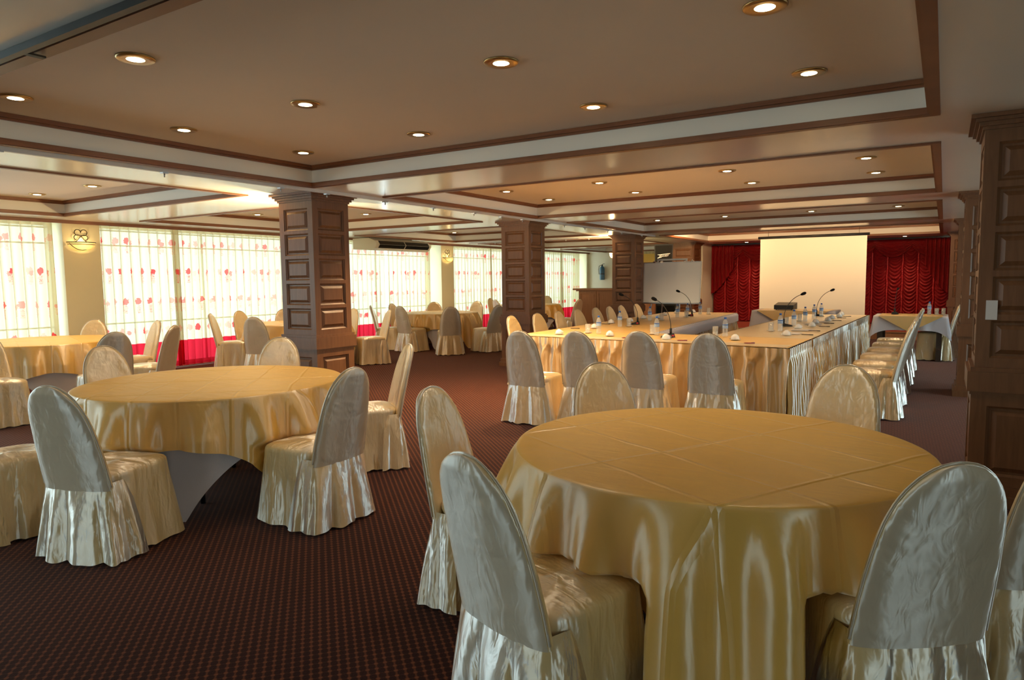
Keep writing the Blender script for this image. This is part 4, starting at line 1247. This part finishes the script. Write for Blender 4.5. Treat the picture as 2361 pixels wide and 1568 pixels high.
def downlight(x, y, z, label, on=True, watts=14, col=(1,.72,.42)):
    t = thing('downlight', label, 'lamp', (x, y, z), 0, 'recessed ceiling downlights')
    m = MB(); m.lathe([(.062,-.010),(.088,-.012),(.095,-.006),(.095,-.001),(.062,-.001)], 28); m.build('ring', M['brass'], t)
    m = MB(); m.lathe([(.0,-.012),(.035,-.012),(.062,-.006)], 24); m.build('lamp_disc', M['lamp'] if on else M['lampdim'], t)
    if on and watts:
        l = bpy.data.lights.new('downlight_beam', 'SPOT'); l.energy = watts; l.color = col; l.spot_size = math.radians(120); l.spot_blend = .8; l.shadow_soft_size = .05
        o = bpy.data.objects.new('downlight_beam', l); COL.objects.link(o); o.parent = t; o.location = (0,0,-.02)
XD = [-4.93,-3.59,-2.06,-.70]; CN = ['left','second from left','third from left','right']
k = 0
for bi, (ys_, bn) in enumerate((([2.08,3.2,4.35],'big near ceiling panel'),([6.62,7.75,8.9],'second ceiling panel'),([11.17,12.3,13.4],'third ceiling panel'))):
    for ri, y in enumerate(ys_):
        for xi, x in enumerate(XD):
            if bi == 2 and ri < 2: continue
            downlight(x, y, ZC, 'downlight in the %s, %s row, %s' % (bn, ['near','middle','far'][ri], CN[xi]), True, (1, 15, 32)[ri]*(.45 if xi == 3 else 1) if bi == 0 else ((330, 80, 22)[ri]*(1, .45)[xi] if xi < 2 else (18, 18, 18)[ri]) * (2.2 if bi == 2 else 1), (1,.80,.55) if bi == 0 else (1,.70,.38))
for x, y, lab in ((-9.87,4.33,'in the far left ceiling panel, nearer the windows'),(-8.56,4.35,'in the far left ceiling panel, nearer the room'),
                  (-9.96,7.74,'in the ceiling panel just left of the first column'),(-8.5,8.83,'in the ceiling panel just right of the first column'),
                  (-10.1,13.5,'in the ceiling panel above the second sconce')):
    downlight(x, y, ZC, 'downlight ' + lab, True, 62)
downlight(-4.65, 19.6, ZS, 'downlight above the stage left of the screen', True, 40)
downlight(-.86, 19.6, ZS, 'downlight above the stage right of the screen', True, 40)
# flood lamps in the stage-front ceiling panel
def flood(x, y, label, watts, aim):
    t = thing('flood_lamp', label, 'lamp', (x, y, ZC-.05), 0, 'stage flood lamps')
    m = MB(); m.box((-.12,-.06,-.07),(.12,.06,.04)); m.build('housing', M['alu'], t)
    m = MB(); m.add([(-.11,.061,-.06),(.11,.061,-.06),(.11,.061,.03),(-.11,.061,.03)], [(0,1,2,3)]); m.build('lamp_glass', M['tubeglow'], t)
    m = MB(); m.box((-.10,-.04,-.075),(.10,.04,-.0705)); m.build('lamp_diffuser', M['tubeglow'], t)
    l = bpy.data.lights.new('flood_beam', 'AREA'); l.energy = watts; l.color = (1,.60,.28); l.size = .22; l.size_y = .1; l.shape = 'RECTANGLE'
    o = bpy.data.objects.new('flood_beam', l); COL.objects.link(o); o.parent = t; o.location = (0,.09,-.03)
    d = Vector(aim)-Vector((x, y, ZC-.08)); o.rotation_euler = d.to_track_quat('-Z', 'Y').to_euler()
flood(-4.6, 15.6, 'flood lamp in the stage-front ceiling panel, left', 34, (-6.0, 19, 1.5))
flood(-2.6, 15.6, 'flood lamp in the stage-front ceiling panel, middle', 9, (-2.6, 19, 2.0))
flood(-.8, 15.6, 'flood lamp in the stage-front ceiling panel, right', 17, (-1.2, 20, 1.7))
# curtain track along the column line and its stray hooks
tr = thing('ceiling_track', 'white partition track along the ceiling beside the columns', 'rail', (0,0,0))
m = MB(); m.box((-5.60,-3,ZS-.035),(-5.565,15.0,ZS-.001)); m.box((-5.64,-3,ZS-.014),(-5.61,15.0,ZS-.001)); m.build('rail', M['whiteplastic'], tr)
for y in (2.2,3.4,4.6,5.2,6.1,7.0,7.9,8.6,9.2,10.6,11.4,12.4,13.1,14.2):
    m = MB(); m.box((-5.605,y,ZS-.045),(-5.56,y+.05,ZS-.03)); m.tube([(-5.583,y+.025,ZS-.045),(-5.583,y+.025,ZS-.075)], .007, 6); m.build('hook', M['alu'], tr)
tr = thing('ceiling_track', 'dark track along the near edge of the big ceiling panel', 'rail', (0,0,0))
m = MB(); m.box((-5.4,1.37,ZS-.03),(-.1,1.40,ZS-.001)); m.build('rail', M['black'], tr)
m = MB(); m.box((-3.22,1.40,ZS-.03),(-3.19,1.47,ZS-.022)); m.build('hook', M['iron'], tr)
tr = thing('ceiling_track', 'short white track across the ceiling behind the third column', 'rail', (0,0,0))
m = MB(); m.box((-10.4,14.52,ZS-.03),(-6.4,14.55,ZS-.001)); m.build('rail', M['whiteplastic'], tr)
for x in (-9.6,-8.9,-8.2,-7.6,-7.0):
    m = MB(); m.tube([(x,14.53,ZS-.03),(x,14.53,ZS-.07)], .007, 6); m.build('hook', M['alu'], tr)

# ------------------------------------------------------------------ daylight
w = bpy.data.worlds.new('overcast_sky'); scene.world = w; w.use_nodes = True
bg = w.node_tree.nodes['Background']; bg.inputs[0].default_value = (.77, .95, 1.0, 1); bg.inputs[1].default_value = 2.7
def portal(loc, rot, sx, sy):
    l = bpy.data.lights.new('window_portal', 'AREA'); l.shape = 'RECTANGLE'; l.size = sx; l.size_y = sy; l.cycles.is_portal = True
    o = bpy.data.objects.new('window_portal', l); COL.objects.link(o); o.location = loc; o.rotation_euler = rot
for a, b in bays: portal((XW-.15,(a+b)/2,ZS/2), (PI/2,0,-PI/2), b-a, ZS-.12)
portal(((BX0+BX1)/2,YS-.15,(BZ0+BZ1)/2), (PI/2,0,0), BX1-BX0, BZ1-BZ0)
for a, b in RW: portal((XE+.15,(a+b)/2,1.22), (PI/2,0,PI/2), b-a, 2.15)

# ------------------------------------------------------------------ camera
f, yaw, pitch, roll, hc = 1583.09, .561155, -.0870248, -.0118344, 1.45
cy_, sy_ = math.cos(yaw), math.sin(yaw)
F = Vector((-sy_*math.cos(pitch), cy_*math.cos(pitch), math.sin(pitch)))
R0 = Vector((cy_, sy_, 0)); U0 = R0.cross(F)
Rv = R0*math.cos(roll)+U0*math.sin(roll); Uv = -R0*math.sin(roll)+U0*math.cos(roll)
cam = bpy.data.cameras.new('camera'); co = bpy.data.objects.new('camera', cam); COL.objects.link(co)
cam.sensor_width = 36; cam.lens = f/2361*36; cam.clip_start = .05
co.matrix_world = Matrix(((Rv.x,Uv.x,-F.x,0),(Rv.y,Uv.y,-F.y,0),(Rv.z,Uv.z,-F.z,hc),(0,0,0,1)))
scene.camera = co
vs_ = scene.view_settings
scene.display_settings.display_device = 'sRGB'
vs_.view_transform = 'Standard'; vs_.look = 'None'; vs_.gamma = 1; vs_.use_curve_mapping = False
vs_.exposure = 0.87
scene.cycles.max_bounces = 10; scene.cycles.diffuse_bounces = 5; scene.cycles.transparent_max_bounces = 16
scene.cycles.sample_clamp_indirect = 6
